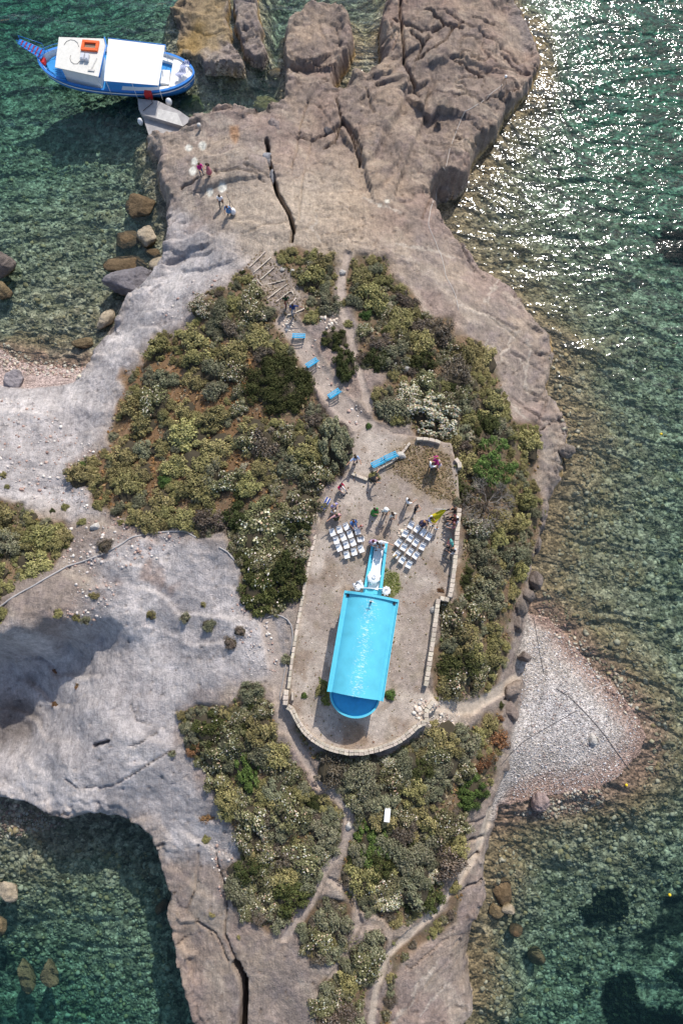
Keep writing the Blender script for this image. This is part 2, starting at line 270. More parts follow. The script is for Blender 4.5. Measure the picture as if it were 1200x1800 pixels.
Z -= np.where(land, pathm*.12*(1-tm), 0)
n0 = fbm(X, Y, 1.3, 3, 66)
for pts, wd, dep in CRACKS:
    q = np.asarray(pts, float); mk = near & (pX > q[:, 0].min()-25) & (pX < q[:, 0].max()+25) & (pY > q[:, 1].min()-25) & (pY < q[:, 1].max()+25) & land
    if not mk.any(): continue
    if wd < 1.9: dep *= .45+.3*wd/1.9; wd = 1.9
    d = segdist(pX[mk]+warp[mk]*3, pY[mk]+n0[mk]*5, q); t = 1-S(wd*.45, wd*1.15, d); Z[mk] = Z[mk]-dep*t
for pts, drop, rec, side in LEDGES:
    q = np.asarray(pts, float); mk = near & (pX > q[:, 0].min()-110) & (pX < q[:, 0].max()+110) & (pY > q[:, 1].min()-110) & (pY < q[:, 1].max()+110) & land
    xx = pX[mk]+warp[mk]*5; yy = pY[mk]+jag[mk]*5; d = segdist(xx, yy, q)/17.0; best = np.full(xx.shape, 1e9); sg = np.zeros(xx.shape)
    for i in range(len(q)-1):
        a, b = q[i], q[i+1]; ab = b-a; t = np.clip(((xx-a[0])*ab[0]+(yy-a[1])*ab[1])/(ab@ab), 0, 1)
        dd = (xx-a[0]-t*ab[0])**2+(yy-a[1]-t*ab[1])**2; cr = (ab[0]*(yy-a[1])-ab[1]*(xx-a[0]))
        m = dd < best; best = np.where(m, dd, best); sg = np.where(m, np.sign(cr), sg)
    on = (sg*side > 0)
    Z[mk] -= np.where(on, drop*(1-S(0, rec, d))*S(0, .18, d), 0)*(1-tm[mk])
Z = Z*(1-tm)+(TZ+fbm(X, Y, 2.2, 3, 82)*.05)*tm
# sea floor relief
sb = ~land
f1, e2, cid2 = cell(X, Y, .62, 12); cob = np.sqrt(np.clip(1-f1*1.5, 0, 1))*.16
f1b, _, cidb = cell(X, Y, 1.7, 13); cob += np.where(cidb > .8, np.sqrt(np.clip(.5-f1b, 0, 1))*.5, 0)
Z = np.where(sb, np.minimum(Z+(cob-.1)*S(.0, .6, -Z), -.03)+fbm(X, Y, 8, 3, 83)*.3*S(.5, 2, -Z), Z)
Z = np.where(land, np.maximum(Z, .02), Z)
pX, pY = proj(X, Y, Z)
# ------------------------------------------------------------ ground colours (albedo)
def lin(r, g, b):
    f = lambda c: (c/255/12.92) if c/255 < .04045 else ((c/255+.055)/1.055)**2.4
    return np.array([f(r), f(g), f(b)])
def mixc(a, b, m): return a*(1-m[:, None])+np.asarray(b)*m[:, None]
one = np.ones(X.shape)
n1 = fbm(X, Y, 7, 4, 90); n2 = fbm(X, Y, 1.6, 4, 91); n3 = fbm(X, Y, .45, 2, 92)
col = one[:, None]*np.array([.28, .228, .195])
col = mixc(col, [.40, .315, .245], S(-.1, .35, n1)*.85)
col = mixc(col, [.22, .18, .17], S(.0, .35, n2)*.55)
col = mixc(col, [.34, .245, .205], S(.0, .3, fbm(X, Y, 10, 3, 101))*.5)
col = mixc(col, [.46, .385, .31], S(.12, .3, fbm(X*.7+Y*.7, (Y-X)*.3, 2.2, 4, 102))*.45)
col = mixc(col, [.25, .225, .225], S(.55, 1.4, fbm(X, Y, 6, 3, 103)*1.5+S(3, 0, Z))*.6)
col = mixc(col, [.41, .375, .365], gry)
col = mixc(col, [.54, .495, .475], gry*S(-.05, .45, fbm(X, Y, 5, 4, 93)))
tan = S(-60, 30, sdpoly(pX, pY, [(380,300),(470,330),(540,300),(620,300),(660,400),(620,450),(440,450),(400,400)], 90.0))
col = mixc(col, [.46, .375, .29], tan*.7)
gravel = np.array([.335, .275, .235])
red = S(0, .35, fbm(X, Y, 3, 3, 94))*S(-40, 10, sdpoly(pX, pY, [(180,990),(260,960),(300,1040),(250,1080),(190,1050)], 50.0))
col = mixc(col, [.27, .17, .125], red*.6)
stain = S(-5, 3, sdpoly(pX, pY, [(404,222),(418,222),(420,240),(414,252),(406,242)], 12.0)); col = mixc(col, [.36, .19, .09], stain*.7)
for (a, b, r1, r2) in ((332,260,7,6),(356,256,7,8),(342,284,6,7),(339,300,7,8),(391,330,8,9),(369,338,6,8),(345,240,0,0),(667,361,4,4),(680,354,5,4)):
    if r1: col = mixc(col, [.74, .71, .62], 1-S(.7, 1.15, np.hypot((pX-a)/r1, (pY-b)/r2)+n3*.3))
col = mixc(col, [.33, .24, .12], S(-14, 8, sdpoly(pX, pY, [(296,-30),(396,-30),(402,60),(380,84),(345,96),(300,96)], 40.0)+n2*20)*.75)
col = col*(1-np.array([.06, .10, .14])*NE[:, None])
# waterline: pale salt/ochre algae belt on rock
belt = (1-soft)*(1-S(.35, .9, Z+n2*.5))*(Z > -1.4)
ob = S(-.25, .15, fbm(X, Y, 9, 2, 95)+.25*NE)
col = mixc(col, [.33, .225, .095], np.where(land, belt*ob*.9, 0))
dark = np.where(land, (1-soft)*(1-S(.3, 1.4, Z))*(1-ob), 0); col = mixc(col, [.15, .125, .11], dark*.8)
for vn in VEINS:
    q = np.asarray(vn, float); mk = (pX > q[:, 0].min()-20) & (pX < q[:, 0].max()+20) & (pY > q[:, 1].min()-20) & (pY < q[:, 1].max()+20); d = np.full(X.shape, 99.0); d[mk] = segdist(pX[mk]+n2[mk]*12, pY[mk]+n3[mk]*4+n2[mk]*9, q); col = mixc(col, [.50, .43, .36], (1-S(.8, 3.2, d))*.7)
# soil under scrub, rust undergrowth
soil = mixc(one[:, None]*np.array([.20, .135, .085]), [.125, .10, .065], S(-.2, .3, n2))
rust = S(-40, 40, sdpoly(pX, pY, [(190,800),(210,650),(300,600),(420,640),(470,760),(420,860),(300,900),(170,870)], 90.0)+n1*50)
soil = mixc(soil, [.21, .12, .06], rust*.7)
col = mixc(col, soil, scm*(land > 0))
col = mixc(col, [.40, .33, .28], pathm*.9*land); col = mixc(col, [.50, .42, .33], pathl*.6*land); col = mixc(col, [.33, .21, .13], trail*.6)
cc = mixc(one[:, None]*gravel, [.27, .225, .18], S(-.1, .35, n2)); cc = mixc(cc, [.43, .365, .31], S(-.05, .3, fbm(X, Y, 4, 4, 96))); cc = mixc(cc, [.24, .175, .125], S(.12, .4, fbm(X, Y, 2.4, 4, 99))*.6)
dry = S(-25, 20, sdpoly(pX, pY, [(690,790),(735,778),(790,800),(800,880),(760,875),(720,850),(690,830)], 50.0)+n2*20)
cc = mixc(cc, [.235, .165, .085], dry*.75)
for pl in ([(678,1000),(700,1010),(705,1035),(690,1048),(672,1045),(672,1020)],): cc = mixc(cc, [.16, .17, .05], S(-4, 4, sdpoly(pX, pY, pl, 30.0)+n3*8)*.8)
for pl in ([(600,1265),(640,1275),(650,1310),(600,1312)],[(560,1190),(585,1230),(575,1240)],[(600,1000),(625,1040),(600,1046)]): cc = mixc(cc, [.24, .16, .10], S(-10, 8, sdpoly(pX, pY, pl, 30.0)+n2*15)*.6)
col = mixc(col, cc, tm)
rub = S(-20, 10, sdpoly(pX, pY, [(700,1225),(760,1225),(800,1240),(810,1290),(740,1275),(715,1262)], 40.0)+n2*15); col = mixc(col, [.55, .47, .39], rub*.6)
# beach
bc = mixc(one[:, None]*np.array([.36, .32, .285]), [.49, .465, .455], S(-40, 60, sdpoly(pX, pY, [(935,1180),(990,1190),(1060,1260),(1040,1300),(900,1300),(905,1240)], 90.0)+n1*40)*.7)
bc = mixc(bc, [.27, .19, .155], (1-S(.05, .62, Z+n2*.15)))
bc = bc*(1+.10*np.sin(bw*3.3+n1*3)+.12*n1)[:, None]; bm_ = S(-.6, .2, bw)*land; col = mixc(col, bc, bm_)
wb = S(-.6, .2, westb)*land; col = mixc(col, [.34, .255, .225], wb*.85)
col = col*(1+.22*n2+.18*n3)[:, None]
# sea floor
sc = one[:, None]*np.array([.215, .190, .135])
sc = mixc(sc, [.36, .32, .23], (cid2 > .66)*1.0); sc = mixc(sc, [.15, .14, .09], (cid2 < .3)*.8)
sc = mixc(sc, [.23, .17, .10], S(.05, .4, fbm(X, Y, 5, 4, 97))*(1-S(1, 3.2, -Z))*.8)
sc = mixc(sc, [.31, .22, .12], belt*.6*np.maximum(NE, .25)*S(-.3, .1, fbm(X, Y, 4, 3, 98)))
shf = S(-10, -.3, sdj+n1*4)*S(2, 10, X)*(1-soft); sc = mixc(sc, [.24, .175, .10], shf*.75*S(2.2, .8, -Z))
sandm = np.maximum(S(-2.5, 0, bw), S(-2.5, 0, westb))*(1-S(.15, .8, -Z)); sc = mixc(sc, [.27, .17, .13], sandm*.75)
GRASS = [[(1045,1570),(1090,1560),(1105,1600),(1075,1625),(1040,1605)],[(1135,1510),(1165,1505),(1172,1530),(1145,1540)],[(1155,1565),(1230,1560),(1230,1660),(1170,1650),(1120,1660),(1110,1640),(1160,1610)],
 [(1070,1640),(1120,1650),(1130,1680),(1090,1680)],[(1065,1720),(1110,1720),(1130,1790),(1190,1770),(1230,1840),(1080,1840),(1062,1770)],[(1160,410),(1240,395),(1240,470),(1180,460),(1155,440)],[(1165,1710),(1240,1690),(1240,1760)],
 [(1020,1600),(1035,1590),(1050,1610),(1035,1625)],[(1025,1730),(1035,1730),(1032,1742)],[(12,1680),(48,1675),(50,1700),(20,1710)],[(995,1700),(1005,1690),(1012,1702)]]
gm = np.zeros(X.shape)
for g in GRASS: gm = np.maximum(gm, S(-9, 3, sdpoly(pX, pY, g, 60.0)+n2*58+n3*22-3))
sc = mixc(sc, [.012, .016, .014], gm*.94)
sc = sc*(1+.3*n2+.25*n3)[:, None]
col = np.where(land[:, None], col, sc); col = np.clip(col, .004, .9)
print('terrain verts', len(X))
# ------------------------------------------------------------ ground sampler
def gz(x, y):
    i = min(max(np.searchsorted(gx, x)-1, 0), NX-2); j = min(max(np.searchsorted(gy, y)-1, 0), NY-2)
    tx = (x-gx[i])/(gx[i+1]-gx[i]); ty = (y-gy[j])/(gy[j+1]-gy[j]); k = j*NX+i
    return float((Z[k]*(1-tx)+Z[k+1]*tx)*(1-ty)+(Z[k+NX]*(1-tx)+Z[k+NX+1]*tx)*ty)
def G(px, py):
    z = 6.0
    for _ in range(14):
        p = P(px, py, z); z = .5*z+.5*gz(p.x, p.y)
    p.z = gz(p.x, p.y); return p
# ------------------------------------------------------------ materials
def mat(name, color=None, rough=.7, spec=.3, metal=0, attr=None, nscale=0, namt=.15, bump=0, bscale=20, objrand=0, sheen=0):
    m = bpy.data.materials.new(name); m.use_nodes = True; t = m.node_tree; b = t.nodes['Principled BSDF']
    b.inputs['Roughness'].default_value = rough; b.inputs['Specular IOR Level'].default_value = spec; b.inputs['Metallic'].default_value = metal
    N = t.nodes; Lk = t.links.new
    if attr:
        a = N.new('ShaderNodeAttribute'); a.attribute_name = attr; src = a.outputs['Color']
    else:
        a = N.new('ShaderNodeRGB'); a.outputs[0].default_value = (*color, 1); src = a.outputs[0]
    tc = N.new('ShaderNodeTexCoord')
    if nscale:
        n = N.new('ShaderNodeTexNoise'); n.inputs['Scale'].default_value = nscale; n.inputs['Detail'].default_value = 6; n.inputs['Roughness'].default_value = .65
        Lk(tc.outputs['Object'], n.inputs['Vector'])
        mr = N.new('ShaderNodeMapRange'); mr.inputs[1].default_value = .3; mr.inputs[2].default_value = .7; mr.inputs[3].default_value = 1-namt; mr.inputs[4].default_value = 1+namt
        Lk(n.outputs[0], mr.inputs[0]); vm = N.new('ShaderNodeVectorMath'); vm.operation = 'SCALE'; Lk(src, vm.inputs[0]); Lk(mr.outputs[0], vm.inputs['Scale']); src = vm.outputs[0]
    if objrand:
        oi = N.new('ShaderNodeObjectInfo'); hs = N.new('ShaderNodeHueSaturation')
        mr = N.new('ShaderNodeMapRange'); mr.inputs[3].default_value = 1-objrand; mr.inputs[4].default_value = 1+objrand; Lk(oi.outputs['Random'], mr.inputs[0]); Lk(mr.outputs[0], hs.inputs['Value'])
        mr2 = N.new('ShaderNodeMapRange'); mr2.inputs[3].default_value = .485; mr2.inputs[4].default_value = .515
        mm = N.new('ShaderNodeMath'); mm.operation = 'FRACT'; m3 = N.new('ShaderNodeMath'); m3.operation = 'MULTIPLY'; m3.inputs[1].default_value = 7.31
        Lk(oi.outputs['Random'], m3.inputs[0]); Lk(m3.outputs[0], mm.inputs[0]); Lk(mm.outputs[0], mr2.inputs[0]); Lk(mr2.outputs[0], hs.inputs['Hue'])
        Lk(src, hs.inputs['Color']); src = hs.outputs[0]
    Lk(src, b.inputs['Base Color'])
    if bump:
        n2_ = N.new('ShaderNodeTexNoise'); n2_.inputs['Scale'].default_value = bscale; n2_.inputs['Detail'].default_value = 8; n2_.inputs['Roughness'].default_value = .7
        Lk(tc.outputs['Object'], n2_.inputs['Vector']); bp = N.new('ShaderNodeBump'); bp.inputs['Strength'].default_value = 1; bp.inputs['Distance'].default_value = bump
        Lk(n2_.outputs[0], bp.inputs['Height']); Lk(bp.outputs[0], b.inputs['Normal'])
    return m
def ground_mat(name, kind):
    m = mat(name, attr='Col', rough=.92, spec=.12, nscale=0); t = m.node_tree; N = t.nodes; Lk = t.links.new; b = N['Principled BSDF']
    a = [n for n in N if n.type == 'ATTRIBUTE'][0]; tc = [n for n in N if n.type == 'TEX_COORD'][0]
    def noise(sc, det=6, r=.65):
        n = N.new('ShaderNodeTexNoise'); n.inputs['Scale'].default_value = sc; n.inputs['Detail'].default_value = det; n.inputs['Roughness'].default_value = r; Lk(tc.outputs['Object'], n.inputs['Vector']); return n.outputs[0]
    def mr(s, a0, b0, c0, d0):
        q = N.new('ShaderNodeMapRange'); q.inputs[1].default_value = a0; q.inputs[2].default_value = b0; q.inputs[3].default_value = c0; q.inputs[4].default_value = d0; Lk(s, q.inputs[0]); return q.outputs[0]
    def mul(s1, s2):
        q = N.new('ShaderNodeMath'); q.operation = 'MULTIPLY'; Lk(s1, q.inputs[0]); Lk(s2, q.inputs[1]); return q.outputs[0]
    def add(s1, s2, k=1):
        q = N.new('ShaderNodeMath'); q.operation = 'MULTIPLY_ADD'; Lk(s2, q.inputs[0]); q.inputs[1].default_value = k; Lk(s1, q.inputs[2]); return q.outputs[0]
    def vor(sc, feat='F1', rnd=1):
        q = N.new('ShaderNodeTexVoronoi'); q.feature = feat; q.inputs['Scale'].default_value = sc; q.inputs['Randomness'].default_value = rnd; Lk(tc.outputs['Object'], q.inputs['Vector']); return q
    if kind == 'rock':
        f = mul(mr(noise(1.3, 12, .76), .3, .7, .66, 1.34), mr(noise(7, 5, .65), .3, .7, .8, 1.2))
        wv = N.new('ShaderNodeTexWave'); wv.inputs['Scale'].default_value = .55; wv.inputs['Distortion'].default_value = 14; wv.inputs['Detail'].default_value = 5; wv.inputs['Detail Scale'].default_value = 1.4
        mp = N.new('ShaderNodeMapping'); mp.inputs['Rotation'].default_value = (0, 0, math.radians(-24)); Lk(tc.outputs['Object'], mp.inputs[0]); Lk(mp.outputs[0], wv.inputs[0])
        f = mul(f, mr(wv.outputs['Fac'], 0, 1, .95, 1.04))
        sp = vor(2.6); f = mul(f, mr(sp.outputs['Distance'], .02, .12, .55, 1))
        mp2 = N.new('ShaderNodeMapping'); mp2.inputs['Rotation'].default_value = (0, 0, math.radians(24)); mp2.inputs['Scale'].default_value = (3.2, .42, 1); Lk(tc.outputs['Object'], mp2.inputs[0])
        ln_ = N.new('ShaderNodeTexNoise'); ln_.inputs['Scale'].default_value = 1; ln_.inputs['Detail'].default_value = 9; ln_.inputs['Roughness'].default_value = .7; ln_.inputs['Distortion'].default_value = .6; Lk(mp2.outputs[0], ln_.inputs['Vector'])
        f = mul(f, mr(ln_.outputs[0], .3, .7, .86, 1.14))
        h = add(add(noise(.9, 12, .74), noise(7, 8, .7), .2), ln_.outputs[0], .35); dist = .42
    elif kind == 'soil':
        f = mul(mr(noise(2.2, 8, .7), .3, .7, .78, 1.22), mr(noise(14, 3, .6), .3, .7, .8, 1.2))
        sp = vor(5); f = mul(f, mr(sp.outputs['Distance'], .03, .12, 1.5, 1)); h = add(noise(3, 10, .75), noise(16, 3, .6), .35); dist = .14
    elif kind == 'yard':
        f = mul(mr(noise(2.2, 10, .78), .3, .7, .68, 1.32), mr(noise(14, 2, .6), .3, .7, .75, 1.25))
        sp = vor(3.3); f = mul(f, mr(sp.outputs['Distance'], .04, .14, .62, 1)); sp2 = vor(4.7); f = mul(f, mr(sp2.outputs['Distance'], .03, .09, 1.35, 1)); h = add(noise(4, 10, .75), noise(18, 3, .6), .3); dist = .08
    elif kind == 'beach':
        sp = vor(6.5); g = N.new('ShaderNodeSeparateColor'); Lk(sp.outputs['Color'], g.inputs[0]); f = mul(mr(g.outputs[0], 0, 1, .55, 1.5), mr(noise(4, 5), .3, .7, .85, 1.15))
        h = add(noise(3, 4), mr(sp.outputs['Distance'], 0, .6, 1, 0), .6); dist = .12
    else:
        sp = vor(3.0); g = N.new('ShaderNodeSeparateColor'); Lk(sp.outputs['Color'], g.inputs[0]); f = mul(mr(g.outputs[0], 0, 1, .5, 1.6), mr(noise(1.2, 7, .7), .3, .7, .7, 1.3))
        sp2 = vor(7); g2 = N.new('ShaderNodeSeparateColor'); Lk(sp2.outputs['Color'], g2.inputs[0]); f = mul(f, mr(g2.outputs[0], 0, 1, .7, 1.3))
        h = add(noise(2, 5), mr(sp.outputs['Distance'], 0, .6, 1, 0), 1.0); dist = .12
    vm = N.new('ShaderNodeVectorMath'); vm.operation = 'SCALE'; Lk(a.outputs['Color'], vm.inputs[0]); Lk(f, vm.inputs['Scale']); Lk(vm.outputs[0], b.inputs['Base Color'])
    bp = N.new('ShaderNodeBump'); bp.inputs['Strength'].default_value = 1; bp.inputs['Distance'].default_value = dist; Lk(h, bp.inputs['Height']); Lk(bp.outputs[0], b.inputs['Normal'])
    return m
M = {k: ground_mat('ground_'+k, k) for k in ('rock', 'soil', 'yard', 'beach', 'seabed')}
# ------------------------------------------------------------ mesh helpers
def npmesh(name, V, F, mats, colr=None, smooth=False, midx=None):
    V = np.asarray(V, np.float32); F = np.asarray(F, np.int32); me = bpy.data.meshes.new(name); k = F.shape[1]
    me.vertices.add(len(V)); me.vertices.foreach_set('co', V.ravel()); me.loops.add(F.size); me.loops.foreach_set('vertex_index', F.ravel())
    me.polygons.add(len(F)); me.polygons.foreach_set('loop_start', np.arange(0, F.size, k, dtype=np.int32))
    try: me.polygons.foreach_set('loop_total', np.full(len(F), k, np.int32))
    except Exception: pass
    if smooth: me.polygons.foreach_set('use_smooth', np.ones(len(F), bool))
    if midx is not None: me.polygons.foreach_set('material_index', np.asarray(midx, np.int32))
    for m in (mats if isinstance(mats, (list, tuple)) else [mats]): me.materials.append(m)
    if colr is not None:
        ca = me.color_attributes.new('Col', 'FLOAT_COLOR', 'POINT'); c4 = np.ones((len(V), 4), np.float32); c4[:, :3] = colr; ca.data.foreach_set('color', c4.ravel())
    me.update(calc_edges=True); me.validate(); return me
def link(name, me, parent=None, loc=None, rz=0, **kw):
    o = bpy.data.objects.new(name, me); COL.objects.link(o)
    if parent: o.parent = parent
    if loc is not None: o.location = loc
    if rz: o.rotation_euler.z = rz
    for k, v_ in kw.items():
        if v_ is not None: o[k] = v_
    return o
def thing(name, label, cat, loc=(0, 0, 0), rz=0, group=None):
    return link(name, None, None, loc, rz, label=label, category=cat, group=group)
# ------------------------------------------------------------ split the ground into its pieces
ii, jj = np.meshgrid(np.arange(NX-1), np.arange(NY-1)); k0 = (jj*NX+ii).ravel()
FQ = np.stack([k0, k0+1, k0+NX+1, k0+NX], 1)
lab = np.full(len(X), 1)                                     # 1 rock
lab[scm > .5] = 2; lab[(pathm > .5)] = 3; lab[tm > .5] = 4; lab[(bw > 0)] = 5; lab[(westb > 0)] = 6
for q, k in enumerate(ISLES): lab[isd[k] > -.6] = 7+q
lab[~land] = 0
fl = np.max(np.stack([lab[FQ[:, c]] for c in range(4)], 1)*np.all(np.stack([land[FQ[:, c]] for c in range(4)], 1), 1)[:, None], 1)
VV = np.stack([X, Y, Z], 1)
for code, nm, mk_, lb in ((0, 'seabed', 'seabed', None), (1, 'rocky_headland', 'rock', None), (2, 'scrub_ground', 'soil', None), (3, 'footpath', 'soil', None),
        (4, 'courtyard_ground', 'yard', None), (5, 'pebble_beach', 'beach', None), (6, 'west_beach', 'beach', None),
        (7, 'sea_rock', 'rock', 'broad brown rock with an ochre flank rising from the sea beside the blue boat'), (8, 'sea_rock', 'rock', 'long narrow pitted rock standing in the sea between two gullies at the top')):
    f = FQ[fl == code]
    if not len(f): continue
    u_, inv = np.unique(f.ravel(), return_inverse=True)
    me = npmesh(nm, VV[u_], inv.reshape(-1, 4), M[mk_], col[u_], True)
    if lb: link(nm, me, label=lb, category='rock')
    else: link(nm, me, kind='structure')
# ------------------------------------------------------------ sea
def water_material():
    m = bpy.data.materials.new('sea_water'); m.use_nodes = True; t = m.node_tree; N = t.nodes; Lk = t.links.new
    for n in list(N):
        if n.type != 'OUTPUT_MATERIAL': N.remove(n)
    out = [n for n in N if n.type == 'OUTPUT_MATERIAL'][0]
    tc = N.new('ShaderNodeTexCoord')
    def noise(sx, sy, rot, det, dist=0, r=.55):
        mp = N.new('ShaderNodeMapping'); mp.inputs['Rotation'].default_value = (0, 0, math.radians(rot)); mp.inputs['Scale'].default_value = (sx, sy, 1); Lk(tc.outputs['Object'], mp.inputs[0])
        n = N.new('ShaderNodeTexNoise'); n.noise_dimensions = '2D'; n.inputs['Scale'].default_value = 1; n.inputs['Detail'].default_value = det; n.inputs['Roughness'].default_value = r; n.inputs['Distortion'].default_value = dist; Lk(mp.outputs[0], n.inputs['Vector']); return n.outputs[0]
    a = noise(.13, .36, 12, 2, .6, .45); b = noise(.8, 1.5, 8, 1.2, .6, .5); c = noise(2.2, 3.2, -20, 1, .3, .5)
    s1 = N.new('ShaderNodeMath'); s1.operation = 'MULTIPLY_ADD'; Lk(b, s1.inputs[0]); s1.inputs[1].default_value = .105; 
    s0 = N.new('ShaderNodeMath'); s0.operation = 'MULTIPLY'; Lk(a, s0.inputs[0]); s0.inputs[1].default_value = .62; Lk(s0.outputs[0], s1.inputs[2])
    s2 = N.new('ShaderNodeMath'); s2.operation = 'MULTIPLY_ADD'; Lk(c, s2.inputs[0]); s2.inputs[1].default_value = .035; Lk(s1.outputs[0], s2.inputs[2])
    sx = N.new('ShaderNodeSeparateXYZ'); Lk(tc.outputs['Object'], sx.inputs[0]); ex = N.new('ShaderNodeMath'); ex.operation = 'MULTIPLY_ADD'; Lk(sx.outputs['X'], ex.inputs[0]); ex.inputs[1].default_value = .55; Lk(sx.outputs['Y'], ex.inputs[2])
    em = N.new('ShaderNodeMapRange'); em.interpolation_type = 'SMOOTHSTEP'; em.inputs[1].default_value = 15; em.inputs[2].default_value = 75; em.inputs[3].default_value = .30; em.inputs[4].default_value = .80; Lk(ex.outputs[0], em.inputs[0])
    sm = N.new('ShaderNodeMath'); sm.operation = 'MULTIPLY'; Lk(s2.outputs[0], sm.inputs[0]); Lk(em.outputs[0], sm.inputs[1])
    bp = N.new('ShaderNodeBump'); bp.inputs['Strength'].default_value = 1; bp.inputs['Distance'].default_value = 1.0; Lk(sm.outputs[0], bp.inputs['Height'])
    fr = N.new('ShaderNodeFresnel'); fr.inputs['IOR'].default_value = 1.33; Lk(bp.outputs[0], fr.inputs['Normal'])
    gl = N.new('ShaderNodeBsdfGlossy'); gl.inputs['Roughness'].default_value = .055; Lk(bp.outputs[0], gl.inputs['Normal'])
    tr = N.new('ShaderNodeBsdfTransparent'); tr.inputs[0].default_value = (.97, .985, .98, 1)
    df = N.new('ShaderNodeBsdfDiffuse'); df.inputs[0].default_value = (.03, .11, .11, 1); Lk(bp.outputs[0], df.inputs['Normal'])
    m1 = N.new('ShaderNodeMixShader'); m1.inputs[0].default_value = .045; Lk(tr.outputs[0], m1.inputs[1]); Lk(df.outputs[0], m1.inputs[2])
    m2 = N.new('ShaderNodeMixShader'); Lk(fr.outputs[0], m2.inputs[0]); Lk(m1.outputs[0], m2.inputs[1]); Lk(gl.outputs[0], m2.inputs[2]); Lk(m2.outputs[0], out.inputs['Surface'])
    ab = N.new('ShaderNodeVolumeAbsorption'); ab.inputs['Color'].default_value = (.16, .74, .70, 1); ab.inputs['Density'].default_value = .115; Lk(ab.outputs[0], out.inputs['Volume'])
    return m
bm = bmesh.new(); bmesh.ops.create_cube(bm, size=1); me = bpy.data.meshes.new('sea')
for v_ in bm.verts: v_.co = Vector((v_.co.x*1300, v_.co.y*1300, 0 if v_.co.z > 0 else -40))
bm.to_mesh(me); bm.free(); me.materials.append(water_material()); link('sea', me, kind='structure')
# ------------------------------------------------------------ shapes
def add_box(bm, c, s, rz=0, mi=0, taper=1.0, tilt=None):
    r = bmesh.ops.create_cube(bm, size=1); m = Matrix.Translation(c) @ Matrix.Rotation(rz, 4, 'Z')
    if tilt: m = m @ Matrix.Rotation(tilt[1], 4, tilt[0])
    for v_ in r['verts']:
        k = taper if v_.co.z > 0 else 1; v_.co = m @ Vector((v_.co.x*s[0]*k, v_.co.y*s[1]*k, v_.co.z*s[2]))
    for f in {f for v_ in r['verts'] for f in v_.link_faces}: f.material_index = mi
    return r['verts']
def add_tube(bm, pts, rad, seg=6, mi=0, cap=True):
    pts = [Vector(p) for p in pts]; rads = rad if isinstance(rad, (list, tuple)) else [rad]*len(pts); rings = []
    for i, p in enumerate(pts):
        t = (pts[min(i+1, len(pts)-1)]-pts[max(i-1, 0)]).normalized(); a = Vector((0, 0, 1)) if abs(t.z) < .9 else Vector((1, 0, 0)); u_ = t.cross(a).normalized(); v_ = t.cross(u_)
        rings.append([bm.verts.new(p+(u_*math.cos(2*math.pi*k/seg)+v_*math.sin(2*math.pi*k/seg))*rads[i]) for k in range(seg)])
    for i in range(len(rings)-1):
        for k in range(seg):
            f = bm.faces.new((rings[i][k], rings[i][(k+1) % seg], rings[i+1][(k+1) % seg], rings[i+1][k])); f.material_index = mi; f.smooth = True
    if cap:
        for r in (rings[0], rings[-1]):
            try: f = bm.faces.new(r); f.material_index = mi
            except Exception: pass
def add_lathe(bm, prof, seg=14, c=(0, 0, 0), mi=0, sx=1, sy=1):
    rings = [[bm.verts.new((c[0]+r*sx*math.cos(2*math.pi*k/seg), c[1]+r*sy*math.sin(2*math.pi*k/seg), c[2]+z)) for k in range(seg)] for r, z in prof]
    for i in range(len(rings)-1):
        for k in range(seg):
            f = bm.faces.new((rings[i][k], rings[i][(k+1) % seg], rings[i+1][(k+1) % seg], rings[i+1][k])); f.material_index = mi; f.smooth = True
    for r in (rings[0], rings[-1]):
        f = bm.faces.new(r); f.material_index = mi
def add_prism(bm, pts, z0, z1, mi=0):
    n = len(pts); a = [bm.verts.new((p[0], p[1], z0)) for p in pts]; b = [bm.verts.new((p[0], p[1], z1)) for p in pts]
    fs = [bm.faces.new(b), bm.faces.new(a[::-1])]+[bm.faces.new((a[i], a[(i+1) % n], b[(i+1) % n], b[i])) for i in range(n)]
    for f in fs: f.material_index = mi
def done(name, bm, mats, parent=None, loc=None, rz=0, bev=0, smooth=False, **kw):
    if bev: bmesh.ops.bevel(bm, geom=[e for e in bm.edges], offset=bev, segments=1, affect='EDGES', profile=.5)
    bmesh.ops.recalc_face_normals(bm, faces=bm.faces[:])
    me = bpy.data.meshes.new(name); bm.to_mesh(me); bm.free()
    for m in (mats if isinstance(mats, (list, tuple)) else [mats]): me.materials.append(m)
    if smooth: me.polygons.foreach_set('use_smooth', [True]*len(me.polygons))
    return link(name, me, parent, loc, rz, **kw)
def NB(): return bmesh.new()
# ------------------------------------------------------------ boulders
def ico(sub):
    b = NB(); bmesh.ops.create_icosphere(b, subdivisions=sub, radius=1); V = np.array([v_.co[:] for v_ in b.verts]); F = np.array([[v_.index for v_ in f.verts] for f in b.faces]); b.free(); return V, F
ICO = {k: ico(k) for k in (1, 2, 3, 4, 5)}
def rockshape(V, seed, planes=13, soft_=.055, rough=.15, flat=0):
    r = np.random.default_rng(seed); n = r.normal(size=(planes, 3)); n /= np.linalg.norm(n, axis=1)[:, None]; d = r.uniform(.62, 1.0, planes)
    if flat: n = np.vstack([n, [[.05, .05, 1]]]); d = np.r_[d, .55]
    c = V@n.T; t = np.where(c > .05, d/np.maximum(c, .05), 9); rad = -np.log(np.exp(-np.minimum(t, 3)/soft_).sum(1)+np.exp(-1.15/soft_))*soft_
    p = V*rad[:, None]; a = V[:, 0]*2.1+seed, V[:, 1]*2.1+V[:, 2]*1.7
    k = 1+rough*(fbm(a[0], a[1], 1.0, 3, seed % 90)+.5*fbm(V[:, 2]*3+seed, V[:, 0]*3, .6, 2, seed % 70)); return p*k[:, None]
